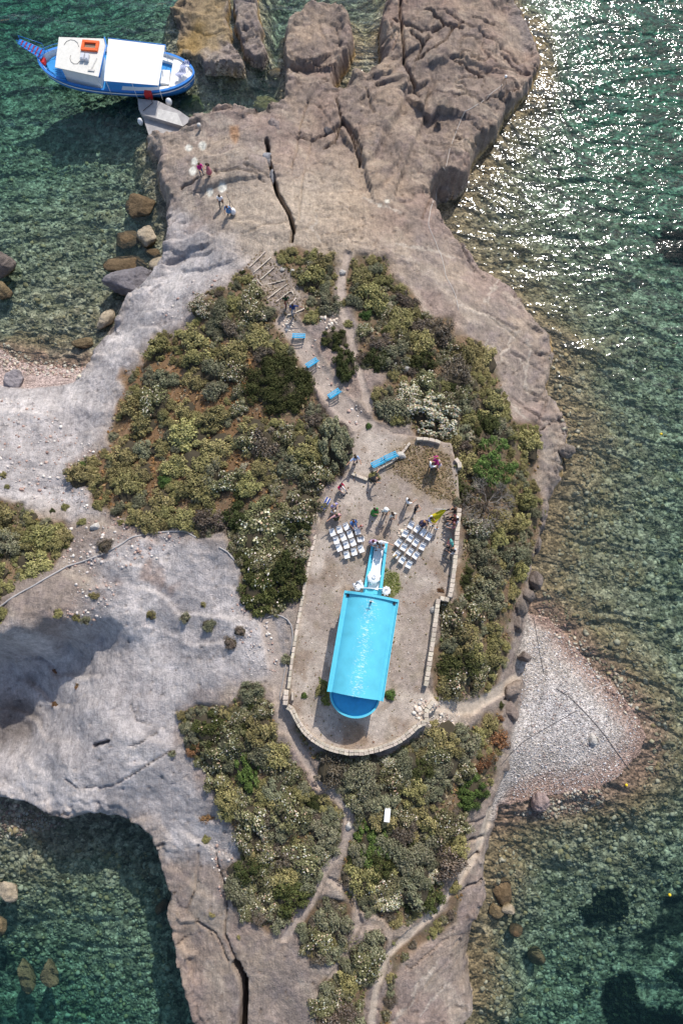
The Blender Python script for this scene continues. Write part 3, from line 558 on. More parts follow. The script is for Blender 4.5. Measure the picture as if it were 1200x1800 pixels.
bmat = mat('boulder_stone', attr='Col', rough=.9, spec=.15, nscale=2.2, namt=.35, bump=.35, bscale=3)
def boulder(px, py, rx, ry, ang, zc, hz, color, seed, label, nm='boulder', sub=4, wet=None, group=None, flat=0):
    V, F = ICO[sub]; p = rockshape(V, seed, flat=flat); c = P(px, py, zc) if zc is not None else G(px, py)
    if zc is None: c.z += hz*.25
    sc_ = (HC-c.z)/FPX; ca, sa = math.cos(math.radians(ang)), math.sin(math.radians(ang)); q = p*np.array([rx*sc_*1.15, ry*sc_*1.2, hz])
    q = np.stack([q[:, 0]*ca-q[:, 1]*sa, q[:, 0]*sa+q[:, 1]*ca, q[:, 2]], 1)
    cc_ = np.tile(np.array(color), (len(q), 1))*(1+.25*fbm(q[:, 0]+seed, q[:, 1]+q[:, 2], 1.2, 3, 5))[:, None]
    if wet is not None:
        m = 1-S(.05, .45, q[:, 2]+c.z+.25*fbm(q[:, 0], q[:, 1], .8, 2, 4)); cc_ = cc_*(1-m[:, None])+np.array(wet)*m[:, None]
    me = npmesh(nm, q, F, bmat, cc_, True)
    return link(nm, me, None, c, label=label, category='boulder' if nm == 'boulder' else 'rock', group=group)
OC = (.20, .15, .085); BR = (.15, .105, .06); GY_ = (.19, .175, .185); PK = (.34, .26, .24); TN = (.40, .33, .24)
BL = [(224,497,44,26,14,.5,1.9,GY_,11,'large smooth dark grey boulder wedged against the pale shore slab',5,BR),
 (222,468,35,18,4,-.25,.55,BR,12,'wide rust brown boulder just under the water behind the large grey boulder',4,None),
 (250,363,26,22,-20,-.15,.7,BR,13,'flat brown boulder awash offshore of the west rock face',4,None),
 (222,420,20,15,10,-.3,.5,BR,14,'rounded brown boulder under water, left of the tan pointed one',4,None),(259,417,21,17,0,.15,.7,TN,15,'tan pointed boulder with its top dry beside the rock face',4,OC),
 (283,463,17,17,0,.1,.8,TN,16,'tan boulder tucked between the brown boulder and the pale shore slab',4,OC),(276,492,14,13,0,.2,.7,TN,17,'small tan boulder right behind the large grey boulder',4,OC),
 (272,445,15,11,-30,-.2,.4,BR,18,'low brown boulder under water between two tan boulders',3,None),
 (145,604,17,10,5,.05,.5,OC,19,'brown boulder near the west pebble shore',4,BR),(186,562,13,18,-20,.2,.9,TN,20,'upright tan boulder at the foot of the pale shore slab',4,OC),
 (4,466,27,24,-40,.5,1.6,(.17,.14,.125),21,'dark brown boulder standing out of the sea at the left edge',5,OC),(6,512,14,14,0,.1,.9,OC,22,'smaller ochre boulder touching the dark one at the left edge',4,BR),
 (14,1566,18,12,-15,.1,.6,TN,23,'tan boulder breaking the surface of the south-west cove',4,OC),(2,1628,10,14,0,-.4,.5,OC,24,'brown boulder under water at the left edge of the south-west cove',3,None),
 (44,1712,12,22,20,-1.4,.8,(.18,.16,.09),25,'long olive boulder under water beside the dark weed in the cove',4,None),(88,1712,12,18,10,-1.2,.8,(.20,.17,.10),26,'oval brown boulder under water right of the long olive one',4,None),
 (284,1594,9,9,0,-1.6,.8,OC,27,'small brown boulder deep beside the west cliff foot',3,None),
 (880,1568,15,17,0,-.25,.8,BR,28,'round reddish boulder under water off the south-east shore',4,None),(871,1600,11,9,0,-.05,.5,OC,29,'ochre boulder awash, left of the pale-topped pair',3,None),
 (893,1598,10,7,10,.15,.5,TN,30,'pale-topped boulder breaking the water off the south-east shore',3,OC),(905,1634,9,8,0,-.5,.6,BR,31,'small brown boulder under water below the pale-topped one',3,None),
 (943,1681,11,10,0,-1.8,.9,OC,32,'brown boulder lying deep off the south-east shore',3,None),(951,1411,12,14,-15,.5,1.0,PK,33,'smooth pink boulder on the south edge of the pebble spit',5,None),
 (468,281,12,14,10,4.2,.8,(.33,.33,.35),34,'light grey boulder caught in the top of the rock cleft',4,None),(477,313,8,12,5,4.5,.7,(.33,.33,.35),35,'smaller light grey boulder caught lower in the rock cleft',4,None),
 (482,237,20,24,-25,2.8,1.4,(.25,.205,.19),36,'brown wedge of rock leaning beside the cleft at the sea inlet',5,None),(578,237,12,9,0,3.2,.9,(.17,.15,.145),37,'dark boulder sunk in a hollow between two rock ridges',4,None),
 (922,1155,11,9,0,1.9,1.0,(.22,.18,.16),38,'dark brown boulder fallen at the back of the pebble spit',4,None),(628,165,12,40,-15,1.6,1.3,(.24,.20,.185),39,'long rock tongue pointing into the tide pool near the top',5,None),
 (25,669,19,15,0,1.4,1.2,(.30,.27,.28),40,'grey boulder at the inner edge of the west pebble beach',4,None),(32,698,14,17,0,1.6,.7,(.36,.30,.26),41,'tan flat-topped rock just inland of the grey beach boulder',4,None),
 (485,128,14,12,0,-.5,.5,OC,42,'ochre boulder under glinting water beside the knobbed rock',3,None),(470,187,30,14,-15,-.9,.6,(.20,.19,.09),43,'wide olive boulder under the water of the inlet',4,None),
 (340,182,22,13,0,-1.3,.8,(.12,.14,.06),44,'mossy green boulder under water right of the concrete jetty',4,None),(505,195,8,9,0,.2,.6,(.42,.43,.42),45,'pale grey boulder in the water at the head of the inlet',3,None),
 (936,1022,13,15,10,1.2,1.3,(.20,.165,.145),51,'dark blocky boulder at the cliff foot above the pebble spit',4,(.1,.08,.06)),(926,1046,12,11,0,1.4,1.2,(.22,.18,.155),52,'brown block leaning on the cliff just above the spit top',4,None),
 (912,1070,12,14,-20,2.0,1.3,(.21,.175,.15),53,'brown cliff block at the very top of the pebble spit',4,None),(905,1098,12,13,15,2.2,1.2,(.19,.155,.135),54,'dark cliff block beside the upper spit',4,None),
 (902,1212,17,14,30,2.2,1.2,(.30,.24,.20),55,'light brown slab block where the cross path reaches the cliff',4,None),(893,1250,13,15,0,2.0,1.1,(.24,.19,.165),56,'brown block below the cross path end',4,None),
 (884,1300,12,14,0,2.0,1.1,(.22,.18,.155),57,'dark brown block beside the middle of the spit',4,None),(878,1342,12,13,20,1.8,1.0,(.24,.195,.165),58,'brown block beside the lower spit',4,None),(992,793,14,15,0,1.0,1.0,(.22,.185,.16),59,'round dark rock knob on the east shore cove',5,BR),
 (947,905,10,14,10,1.4,1.0,(.2,.17,.15),60,'dark block on the waterline below the east scrub',4,BR),(940,960,9,14,-10,1.3,1.0,(.2,.165,.145),61,'tall dark block at the foot of the east cliff',4,BR),
 (870,740,0,0,0,0,0,0,0,'',0,0)]
for b_ in BL:
    if b_[2]: boulder(*b_[:9], b_[9], sub=b_[10], wet=b_[11])
# ------------------------------------------------------------ loose stones (stuff)
def scatter_stones(name, polys, n, smin, smax, colors, seed, sink=.3, label=None, rep=(0, 0), sub=1, cat='stones'):
    r = np.random.default_rng(seed); V, F = ICO[sub]; prot = [rockshape(V, 100+seed+k, 7, .2, .05)for k in range(6)]; vs = []; fs = []; cs = []; off = 0; cnt = 0
    A = [np.array(p, float) for p in polys]; ar = np.array([abs(np.sum(a[:, 0]*np.roll(a[:, 1], 1)-a[:, 1]*np.roll(a[:, 0], 1)))/2 for a in A]); ar /= ar.sum()
    while cnt < n:
        a = A[r.choice(len(A), p=ar)]; x = r.uniform(a[:, 0].min(), a[:, 0].max()); y = r.uniform(a[:, 1].min(), a[:, 1].max())
        if not inside(np.array([x]), np.array([y]), a)[0]: continue
        if name.startswith('seabed') and any(inside(np.array([x]), np.array([y]), np.array(gg, float))[0] for gg in GRASS): continue
        g = G(x, y); s_ = smin*(smax/smin)**(r.random()**2.2); th = r.uniform(0, 6.28); ca, sa = math.cos(th), math.sin(th)
        p = prot[r.integers(6)]*np.array([s_, s_*r.uniform(.6, 1), s_*r.uniform(.4, .7)])
        vs.append(np.stack([p[:, 0]*ca-p[:, 1]*sa+g.x, p[:, 0]*sa+p[:, 1]*ca+g.y, p[:, 2]+g.z+s_*(.5-sink)*.5], 1)); fs.append(F+off); off += len(p)
        cs.append(np.tile(np.array(colors[r.integers(len(colors))])*r.uniform(.75, 1.25), (len(p), 1))); cnt += 1
    me = npmesh(name, np.vstack(vs), np.vstack(fs), smat, np.vstack(cs)); return link(name, me, kind='stuff', label=label, category=cat)
smat = mat('loose_stone', attr='Col', rough=.85, spec=.2)
GRYS = [(.5, .47, .46), (.6, .57, .55), (.32, .25, .23), (.42, .33, .29), (.36, .36, .38), (.45, .4, .33)]
scatter_stones('beach_pebbles', [[(930,1100),(985,1115),(1050,1180),(1110,1240),(1125,1300),(1090,1365),(1000,1392),(895,1405),(905,1300),(915,1200)]], 5200, .04, .13, GRYS+[(.62, .58, .55), (.3, .28, .28)], 1, label='pale grey and white pebbles covering the spit below the east cliff')
scatter_stones('shore_cobbles', [[(0,600),(60,630),(150,640),(140,665),(60,660),(0,650)],[(935,1070),(960,1072),(1030,1130),(1100,1200),(1135,1270),(1120,1285),(1040,1180),(960,1105)],[(1000,1392),(1060,1380),(1060,1420),(960,1440),(900,1430)],[(0,1405),(60,1425),(120,1450),(0,1480)]], 1600, .08, .28, [(.3, .2, .16), (.42, .34, .27), (.45, .42, .36), (.25, .17, .14), (.5, .44, .34)], 2, label='reddish and tan cobbles along the waterline of both beaches')
scatter_stones('seabed_cobbles', [[(0,560),(0,250),(240,280),(270,350),(200,560),(100,615)],[(960,620),(1200,500),(1200,1350),(1120,1400),(1150,1280),(1040,1160),(950,1060),(1010,850)],[(880,1470),(1200,1400),(1200,1600),(1000,1800),(840,1800),(860,1560)],[(0,1450),(130,1470),(270,1500),(310,1780),(100,1800),(0,1650)],[(830,420),(840,330),(960,230),(1000,400),(1150,500),(990,600)]], 6500, .10, .42, [(.34, .31, .22), (.26, .24, .16), (.4, .37, .28), (.2, .18, .12), (.3, .24, .13)], 3, label='olive and tan cobbles strewn over the shallow sea floor')
scatter_stones('scree', [[(0,700),(60,700),(170,800),(160,900),(60,880),(0,830)],[(100,930),(180,900),(330,945),(250,1000),(110,1000)],[(370,1470),(400,1480),(430,1560),(400,1620),(360,1480)],[(720,1225),(800,1235),(815,1290),(740,1275)],[(140,1000),(210,1030),(170,1100),(110,1090)],[(400,1040),(470,1090),(495,1180),(440,1190)],[(330,490),(360,470),(440,470),(345,550),(270,600),(250,590)],[(505,570),(560,590),(640,720),(620,760)],[(160,770),(190,790),(170,830),(140,820)]], 1700, .04, .22, [(.5, .45, .42), (.42, .3, .25), (.6, .55, .5), (.36, .24, .2)], 4, label='pale and reddish rubble scattered over the bare slopes')
scatter_stones('courtyard_gravel', [TERR], 1500, .025, .075, [(.5, .44, .38), (.3, .2, .15), (.62, .56, .5), (.2, .15, .12)], 5, label='small stones scattered over the dusty church yard')
scatter_stones('wall_rubble', [[(722,1240),(745,1235),(790,1262),(800,1285),(770,1285),(735,1270)],[(495,565),(515,560),(520,585),(500,580)],[(560,560),(590,540),(600,570),(575,580)],[(700,925),(715,920),(712,945),(698,945)]], 150, .1, .32, [(.62, .54, .45), (.55, .45, .37), (.66, .6, .52)], 6, label='cream rubble of the broken wall corner and the path edges')
# ------------------------------------------------------------ materials for built things
blue = mat('blue_roof_paint', (.11, .50, .635), rough=.85, spec=.12, nscale=3, namt=.08)
def worn_blue():
    m = mat('worn_blue_paint', (.11, .50, .635), rough=.85, spec=.12); t = m.node_tree; N = t.nodes; Lk = t.links.new; b = N['Principled BSDF']; tc = [n for n in N if n.type == 'TEX_COORD'][0]
    mp = N.new('ShaderNodeMapping'); mp.inputs['Scale'].default_value = (1.0, 2.2, 1); Lk(tc.outputs['Object'], mp.inputs[0])
    n = N.new('ShaderNodeTexNoise'); n.inputs['Scale'].default_value = 4.2; n.inputs['Detail'].default_value = 9; n.inputs['Roughness'].default_value = .78; Lk(mp.outputs[0], n.inputs['Vector'])
    sx = N.new('ShaderNodeSeparateXYZ'); Lk(tc.outputs['Object'], sx.inputs[0]); ab = N.new('ShaderNodeMath'); ab.operation = 'ABSOLUTE'; Lk(sx.outputs['X'], ab.inputs[0])
    k = N.new('ShaderNodeMath'); k.operation = 'MULTIPLY_ADD'; Lk(ab.outputs[0], k.inputs[0]); k.inputs[1].default_value = -.115; Lk(n.outputs[0], k.inputs[2])
    r = N.new('ShaderNodeMapRange'); r.inputs[1].default_value = .49; r.inputs[2].default_value = .60; Lk(k.outputs[0], r.inputs[0])
    mx = N.new('ShaderNodeMix'); mx.data_type = 'RGBA'; mx.inputs[6].default_value = (.11, .50, .635, 1); mx.inputs[7].default_value = (.50, .72, .78, 1); Lk(r.outputs[0], mx.inputs[0])
    n2_ = N.new('ShaderNodeTexNoise'); n2_.inputs['Scale'].default_value = 1.1; n2_.inputs['Detail'].default_value = 5; Lk(tc.outputs['Object'], n2_.inputs['Vector'])
    r2 = N.new('ShaderNodeMapRange'); r2.inputs[1].default_value = .3; r2.inputs[2].default_value = .7; r2.inputs[3].default_value = .92; r2.inputs[4].default_value = 1.1; Lk(n2_.outputs[0], r2.inputs[0])
    vm = N.new('ShaderNodeVectorMath'); vm.operation = 'SCALE'; Lk(mx.outputs[2], vm.inputs[0]); Lk(r2.outputs[0], vm.inputs['Scale']); Lk(vm.outputs[0], b.inputs['Base Color']); return m
wornb = worn_blue()
apseb = mat('apse_shaded_blue', (.03, .33, .62), rough=.5, spec=.4, nscale=3, namt=.1)  # roof blue deepened, the vault's shade put into the colour
white = mat('white_lime', (.74, .73, .70), rough=.8, nscale=3, namt=.1); cloth = mat('white_cloth', (.80, .80, .82), rough=.9, nscale=6, namt=.04, bump=.02, bscale=14)
cream = mat('cream_wall_stone', (.52, .445, .36), rough=.9, nscale=5, namt=.25, bump=.03, bscale=9, objrand=.2); mortar = mat('wall_mortar', (.46, .39, .31), rough=.95, nscale=4, namt=.25, bump=.03, bscale=9)
dark = mat('dark_opening', (.03, .03, .035), rough=.6); wood = mat('weathered_wood', (.3, .2, .12), rough=.8, nscale=8, namt=.3)
plast = mat('white_plastic', (.80, .80, .80), rough=.4, spec=.4); plastg = mat('grey_or_shaded_white_plastic', (.55, .56, .6), rough=.5, spec=.4)  # grey parts, and the shade put into white chair backs
conc = mat('concrete', (.36, .34, .33), rough=.9, nscale=1.5, namt=.22, bump=.03, bscale=8); concl = mat('pale_concrete', (.52, .5, .47), rough=.9, nscale=2, namt=.2)
bench_b = mat('bench_blue', (.04, .36, .60), rough=.4, spec=.4, nscale=6, namt=.12); iron = mat('dark_iron', (.06, .06, .07), rough=.5)
# ------------------------------------------------------------ the chapel
CHZ = TZ; ROOFZ = CHZ+3.1
ctr = P(638.5, 1134.5, ROOFZ); d1 = P(624, 1223, ROOFZ)-P(653, 1046, ROOFZ); yaw = math.atan2(-d1.y, -d1.x)-math.pi/2
HL = d1.length/2; HWD = (P(688, 1140, ROOFZ)-P(590, 1128, ROOFZ)).length/2
chapel = thing('chapel', 'small chapel with a bright blue barrel-vaulted roof, white crown wear and a rounded apse', 'chapel', (ctr.x, ctr.y, CHZ), yaw)
b = NB(); add_box(b, (0, 0, 1.5), (2*HWD-.5, 2*HL-.5, 3.0)); done('wall', b, white, chapel)
# vault
b = NB(); nseg = 26; iw = HWD-.38; rise_ = .85; rings = []
for yv in (-HL+.04, HL-.1):
    rings.append([b.verts.new((iw*math.sin(a), yv, 3.13+rise_*(math.cos(a)-math.cos(1.0))/(1-math.cos(1.0)))) for a in [(-1.0+2.0*i/nseg) for i in range(nseg+1)]])
for r in rings:
    k = iw/math.sin(1.0)
    for i, v_ in enumerate(r): v_.co.x = math.sin(-1.0+2.0*i/nseg)*k
for i in range(nseg): f = b.faces.new((rings[0][i], rings[0][i+1], rings[1][i+1], rings[1][i])); f.smooth = True
for r, fl_ in ((rings[0], 1), (rings[1], 0)):
    cp = [b.verts.new(v_.co) for v_ in r]; lo_ = [b.verts.new((r[0].co.x, r[0].co.y, 2.9)), b.verts.new((r[-1].co.x, r[-1].co.y, 2.9))]; b.faces.new([lo_[0]]+cp+[lo_[1]])
done('roof', b, wornb, chapel)
for sgn in (-1, 1):
    b = NB(); add_box(b, (sgn*(HWD-.2), 0, 3.06), (.40, 2*HL, .16)); add_box(b, (sgn*(HWD-.045), 0, 3.2), (.09, 2*HL, .13)); done('ledge', b, blue, chapel, bev=.01)
b = NB(); pr = [(-HWD+.02, 3.02), (-HWD+.02, 3.28)]+[((iw+.14)*math.sin(-1.0+2.0*i/16)/math.sin(1.0), 3.28+rise_*(math.cos(-1.0+2.0*i/16)-math.cos(1.0))/(1-math.cos(1.0))) for i in range(17)]+[(HWD-.02, 3.28), (HWD-.02, 3.02)]
a_ = [b.verts.new((x, HL-.16, z)) for x, z in pr]; c_ = [b.verts.new((x, HL+.05, z)) for x, z in pr]; b.faces.new(a_); b.faces.new(c_[::-1])
for i in range(len(pr)): b.faces.new((a_[i], a_[(i+1) % len(pr)], c_[(i+1) % len(pr)], c_[i]))
done('parapet', b, blue, chapel)
for sgn in (-1, 1):
    b = NB(); add_box(b, (sgn*(HWD-.36), HL-.32, 3.19), (.26, .2, .1)); done('rain_spout', b, dark, chapel)
# apse: half drum, recessed sloping roof inside a raised rim
ar_ = 2.02; ad = 1.75; y0 = -HL+.02
def arc(r, d, n=22): return [(r*math.cos(math.pi+math.pi*i/n), y0+d*math.sin(math.pi+math.pi*i/n)) for i in range(n+1)]
b = NB(); add_prism(b, arc(ar_-.16, ad-.16), 0, 2.2); done('apse_wall', b, white, chapel)
b = NB(); o_ = arc(ar_-.10, ad-.1); mid = b.verts.new((0, y0+.02, 2.62)); rr = []
for k in range(6):
    t = 1-k/6; rr.append([b.verts.new((x*t, y0+(y-y0)*t, 2.32+.42*(1-t*t))) for x, y in o_])
for k in range(5):
    for i in range(22): f = b.faces.new((rr[k][i], rr[k][i+1], rr[k+1][i+1], rr[k+1][i])); f.smooth = True
for i in range(22): b.faces.new((rr[5][i], rr[5][i+1], mid))
done('apse_roof', b, apseb, chapel)
b = NB(); oo = arc(ar_+.03, ad+.03); in_ = arc(ar_-.13, ad-.13)
q = [[b.verts.new((x, y, z)) for x, y in pts] for pts, z in ((oo, 2.18), (oo, 2.44), (in_, 2.44), (in_, 2.18))]
for k in range(4):
    for i in range(22): b.faces.new((q[k][i], q[k][i+1], q[(k+1) % 4][i+1], q[(k+1) % 4][i]))
done('apse_rim', b, blue, chapel)
cr = done('belfry_post', (lambda b: (add_box(b, (0, HL-.55, 3.82), (.28, .28, .22)), add_box(b, (0, HL-.55, 4.08), (.16, .16, .4)), b)[-1])(NB()), iron, chapel)
b = NB(); add_box(b, (0, HL-.55, 4.5), (.05, .05, .56)); add_box(b, (0, HL-.55, 4.58), (.34, .05, .05)); done('cross', b, white, cr)
b = NB(); add_box(b, (0, HL-.2, 1.05), (1.1, .12, 2.1)); done('door', b, blue, chapel)
for sgn in (-1, 1):
    for yv in (-1.8, 1.4):
        b = NB(); add_box(b, (sgn*(HWD-.24), yv, 1.8), (.08, .7, .9)); w_ = done('window', b, blue, chapel)
        b = NB(); add_box(b, (sgn*(HWD-.21), yv, 1.8), (.06, .5, .7)); done('pane', b, dark, w_)
b = NB(); add_box(b, (HWD+.08, HL-1.1, 2.9), (.16, .1, .1)); done('gutter_pipe', b, dark, chapel)
# ------------------------------------------------------------ blue aisle with side walls, white cloth, altar table
def W2(px, py, z): p = P(px, py, z); return (p.x, p.y)
az_ = TZ+.02
aisle = thing('aisle_platform', 'narrow blue painted aisle platform with low side walls leading to the chapel door', 'platform', P(655, 998, az_))
def rel(pts, c): return [(x-c.x, y-c.y) for x, y in pts]
AC = aisle.location
L0, L1, R0, R1 = W2(637, 1046, TZ+.5), W2(654, 949, TZ+.5), W2(669.5, 1052, TZ+.5), W2(681, 955, TZ+.5)
def lerp(a, c, t): return (a[0]+(c[0]-a[0])*t, a[1]+(c[1]-a[1])*t)
b = NB(); add_prism(b, rel([L0, R0, R1, L1], AC), -.05, .16); done('floor_slab', b, blue, aisle)
def sidewall(A_, B_, C_, D_, h):
    b = NB(); add_prism(b, rel([A_, B_, C_, D_], AC), -.04, h); return done('side_wall', b, blue, aisle)
sidewall(lerp(L0, L1, .15), lerp(lerp(L0, R0, .14), lerp(L1, R1, .14), .15), lerp(L1, R1, .14), L1, .62)
sidewall(lerp(lerp(L0, R0, .84), lerp(L1, R1, .84), .15), lerp(R0, R1, .15), R1, lerp(L1, R1, .84), .62)
# cloth: runs up the aisle, bunched and raised at its north end
b = NB(); ny, nx = 46, 12; g_ = []
for j in range(ny+1):
    t = j/ny; row = []
    A_ = lerp(lerp(L0, R0, .24), lerp(L1, R1, .16), .16+.84*t); B_ = lerp(lerp(L0, R0, .80), lerp(L1, R1, .90), .16+.84*t); tt = .14+.86*t
    A_ = lerp(lerp(L0, L1, tt), lerp(R0, R1, tt), .22-.02*math.sin(t*9)); B_ = lerp(lerp(L0, L1, tt), lerp(R0, R1, tt), .80+.03*math.sin(t*7+1))
    for i in range(nx+1):
        s_ = i/nx; p = lerp(A_, B_, s_); z = .19+(.06+.05*t)*(1+math.cos(s_*2*math.pi))*.5+.015*math.sin(40*t+3*s_)+(.42*S(.86, 1, np.array(t)).item())+ (S(.78, 1, np.array(t)).item())*.07*math.sin(s_*28)
        row.append(b.verts.new((p[0]-AC.x, p[1]-AC.y, z)))
    g_.append(row)
for j in range(ny):
    for i in range(nx): f = b.faces.new((g_[j][i], g_[j][i+1], g_[j+1][i+1], g_[j+1][i])); f.smooth = True
o = done('aisle_cloth', b, cloth, None, AC, label='long white cloth laid along the blue aisle, gathered in folds at its far end', category='cloth')
def draped_table(p, r, h, label, nm='round_table', folds=9):
    t = thing(nm, label, 'table', p)
    b = NB(); add_lathe(b, [(r*.98, h-.03), (r, h)], 22); done('table_top', b, plast, t)
    b = NB(); add_lathe(b, [(.22, 0), (.05, .05), (.04, h-.03)], 8); done('pedestal', b, plastg, t)
    b = NB(); rings = []
    for k, (rr_, z) in enumerate([(.02, h+.012), (r*.97, h+.012), (r*1.02, h-.02), (r*1.08, h-.3), (r*1.2, .05)]):
        rings.append([b.verts.new(((rr_+(.07*(k > 2)*math.sin(folds*a)))*math.cos(a), (rr_+(.07*(k > 2)*math.sin(folds*a)))*math.sin(a), z)) for a in [2*math.pi*i/44 for i in range(44)]])
    for k in range(len(rings)-1):
        for i in range(44): f = b.faces.new((rings[k][i], rings[k][(i+1) % 44], rings[k+1][(i+1) % 44], rings[k+1][i])); f.smooth = True
    b.faces.new(rings[0]); o = done('tablecloth', b, cloth, None, p, label=label.replace('table', 'tablecloth', 1), category='tablecloth'); return t
tp = P(657, 1014, TZ+.9); draped_table(Vector((tp.x, tp.y, TZ+.16)), .52, .72, 'round table under a white cloth standing in the aisle before the chapel')
b = NB(); add_lathe(b, [(.05, 0), (.14, .02), (.17, .1), (.15, .1), (.1, .04)], 14); done('offering_bowl', b, plastg, None, Vector((tp.x, tp.y, TZ+.16+.735)), label='small grey bowl on the round table in the aisle', category='bowl')
tp = P(679, 1038, TZ+.7); draped_table(Vector((tp.x, tp.y, TZ)), .33, .68, 'small round white table at the right foot of the aisle beside the chapel')
b = NB(); [add_lathe(b, [(.03, 0), (.035, .16), (.012, .2), (.012, .26)], 8, (x, y, 0)) for x, y in ((0, .1), (.1, .12), (-.1, .08))]
done('bottles', b, dark, None, Vector((tp.x, tp.y+.02, TZ+.695)), label='three small dark bottles on the little white table by the chapel', category='bottles')
b = NB(); add_box(b, (0, 0, 0), (2.1, .05, .05)); q = P(654, 1034, TZ+.7); o = done('ribbon_bar', b, cloth, None, q, math.radians(-3), label='white ribbon bar across the foot of the aisle', category='ribbon')
# ------------------------------------------------------------ chairs
def folding_chair():
    t = thing('folding_chair', 'white folding chair', 'chair')
    b = NB(); add_box(b, (0, 0.02, .47), (.47, .54, .04)); done('seat', b, plast, t, bev=.008)
    b = NB(); add_box(b, (0, -.28, .70), (.44, .025, .26), tilt=('X', math.radians(6))); done('backrest', b, plastg, t, bev=.006)  # white back coloured grey for its shaded front
    for s_ in (-1, 1):
        for (y1, y2) in ((.2, -.22), (-.3, .22)):
            b = NB(); add_tube(b, [(s_*.215, y1, .0), (s_*.215, y2, .46 if y1 > 0 else .44)], .012, 5); done('leg', b, plastg, t)
        b = NB(); add_tube(b, [(s_*.215, -.2, .44), (s_*.215, -.31, .86)], .012, 5); done('back_post', b, plastg, t)
    return t
def arm_chair():
    t = thing('arm_chair', 'white plastic arm chair', 'chair')
    b = NB(); add_box(b, (0, 0.02, .43), (.46, .46, .03)); done('seat', b, plast, t, bev=.01)
    b = NB(); n = 12; rr = []
    for z, k in ((.44, .25), (.84, .29)):
        rr.append([b.verts.new((k*math.cos(a)*1.0, -.05-k*math.sin(a)*.95, z-.10*abs(math.cos(a)))) for a in [math.pi*i/n for i in range(n+1)]])
    for i in range(n): f = b.faces.new((rr[0][i], rr[0][i+1], rr[1][i+1], rr[1][i])); f.smooth = True
    r_ = bmesh.ops.solidify(b, geom=b.faces[:], thickness=.02); done('backrest', b, plastg, t)  # grey puts the shade of the white back into its colour
    for s_ in (-1, 1):
        b = NB(); add_box(b, (s_*.27, .02, .65), (.06, .42, .025)); add_box(b, (s_*.27, .2, .54), (.04, .04, .22)); done('armrest', b, plast, t)
        for y1 in (-.2, .2):
            b = NB(); add_box(b, (s_*.22, y1, .21), (.045, .045, .42)); done('leg', b, plast, t)
    return t
def dup(root, name=None):
    r = root.copy(); COL.objects.link(r)
    for ch in root.children:
        c = ch.copy(); COL.objects.link(c); c.parent = r
        for g in ch.children:
            d = g.copy(); COL.objects.link(d); d.parent = c
    return r
fc = folding_chair(); acr = arm_chair(); used = {'f': 0, 'a': 0}
def chair(px, py, head, label, kind='f', group=None, z=None, zoff=.5):
    src = fc if kind == 'f' else acr; o = src if not used[kind] else dup(src); used[kind] = 1
    p = P(px, py, (TZ if z is None else z)+zoff); p.z = TZ if z is None else z
    o.location = p; o.rotation_euler.z = math.radians(head-90+random.uniform(-8, 8)); o['label'] = label
    if group: o['group'] = group
    elif 'group' in o: del o['group']
    return o
LROW = [[(584.2,936.3),(596.7,931.3),(608.5,925.8)],[(590.8,950.4),(603.2,944.6),(615,939.6),(628.3,933.8)],[(595.8,963.3),(608.3,958.3),(620.2,953.8)],[(609.2,975.8),(622.1,970.4),(634.6,965.4)]]
RROW = [[(721.8,923.5),(732.5,930),(743,936.5),(753,943.5)],[(711.5,938),(720.5,946),(730,954),(742,961)],[(699.4,954.1),(709.2,962),(720,970),(730.3,976.5)],[(696.7,974.9),(706.5,984.5),(718.2,992.5)]]
rown = ['back', 'second', 'third', 'front']; cn = ['first', 'second', 'third', 'fourth']
for side_, rows, hd in (('left', LROW, -68), ('right', RROW, -123)):
    for i, row in enumerate(rows):
        for j, (x, y) in enumerate(row):
            chair(x, y, hd, f'white folding chair, {cn[j]} from left, {rown[i]} row, {side_} of the aisle', group=f'white folding chairs {side_} of the aisle')
chair(633.8, 947.5, -75, 'white plastic arm chair with shade-toned back at the right end of the third row, left block', 'a')
chair(620.8, 919.5, -70, 'white plastic arm chair with a person in blue, behind the left block of chairs', 'a')
chair(630, 1029, -30, 'white plastic arm chair under a loose white cover, left of the aisle foot', 'a')
q = G(487, 1409); chair(487, 1409, 200, 'white plastic arm chair standing alone among the shrubs of the south-west slope', 'a', z=q.z)
b = NB(); q = P(630, 1029, TZ+.55)
gr = [[b.verts.new((-.42+.84*i/8+.05*math.sin(j*2), -.36+.72*j/8+.06*math.sin(i*1.7), .56+.12*math.cos(i*1.1)*math.cos(j*.9)-(.35 if i in (0, 8) or j in (0,) else 0))) for i in range(9)] for j in range(9)]
for j in range(8):
    for i in range(8): f = b.faces.new((gr[j][i], gr[j][i+1], gr[j+1][i+1], gr[j+1][i])); f.smooth = True
done('chair_cover', b, cloth, None, Vector((q.x, q.y, TZ)), .5, label='loose white cloth thrown over the arm chair left of the aisle foot', category='cloth')
q = G(679, 1428); t = thing('cabinet', 'white box cabinet standing in the shrubs below the curved wall', 'cabinet', q, math.radians(-6)); b = NB(); add_box(b, (0, 0, .5), (.42, 1.0, 1.0)); done('body', b, plast, t, bev=.02); b = NB(); add_box(b, (0, 0, 1.02), (.46, 1.04, .05)); done('lid', b, plast, t)
b = NB(); add_box(b, (0, -.505, .5), (.34, .03, .8)); done('door', b, plastg, t)
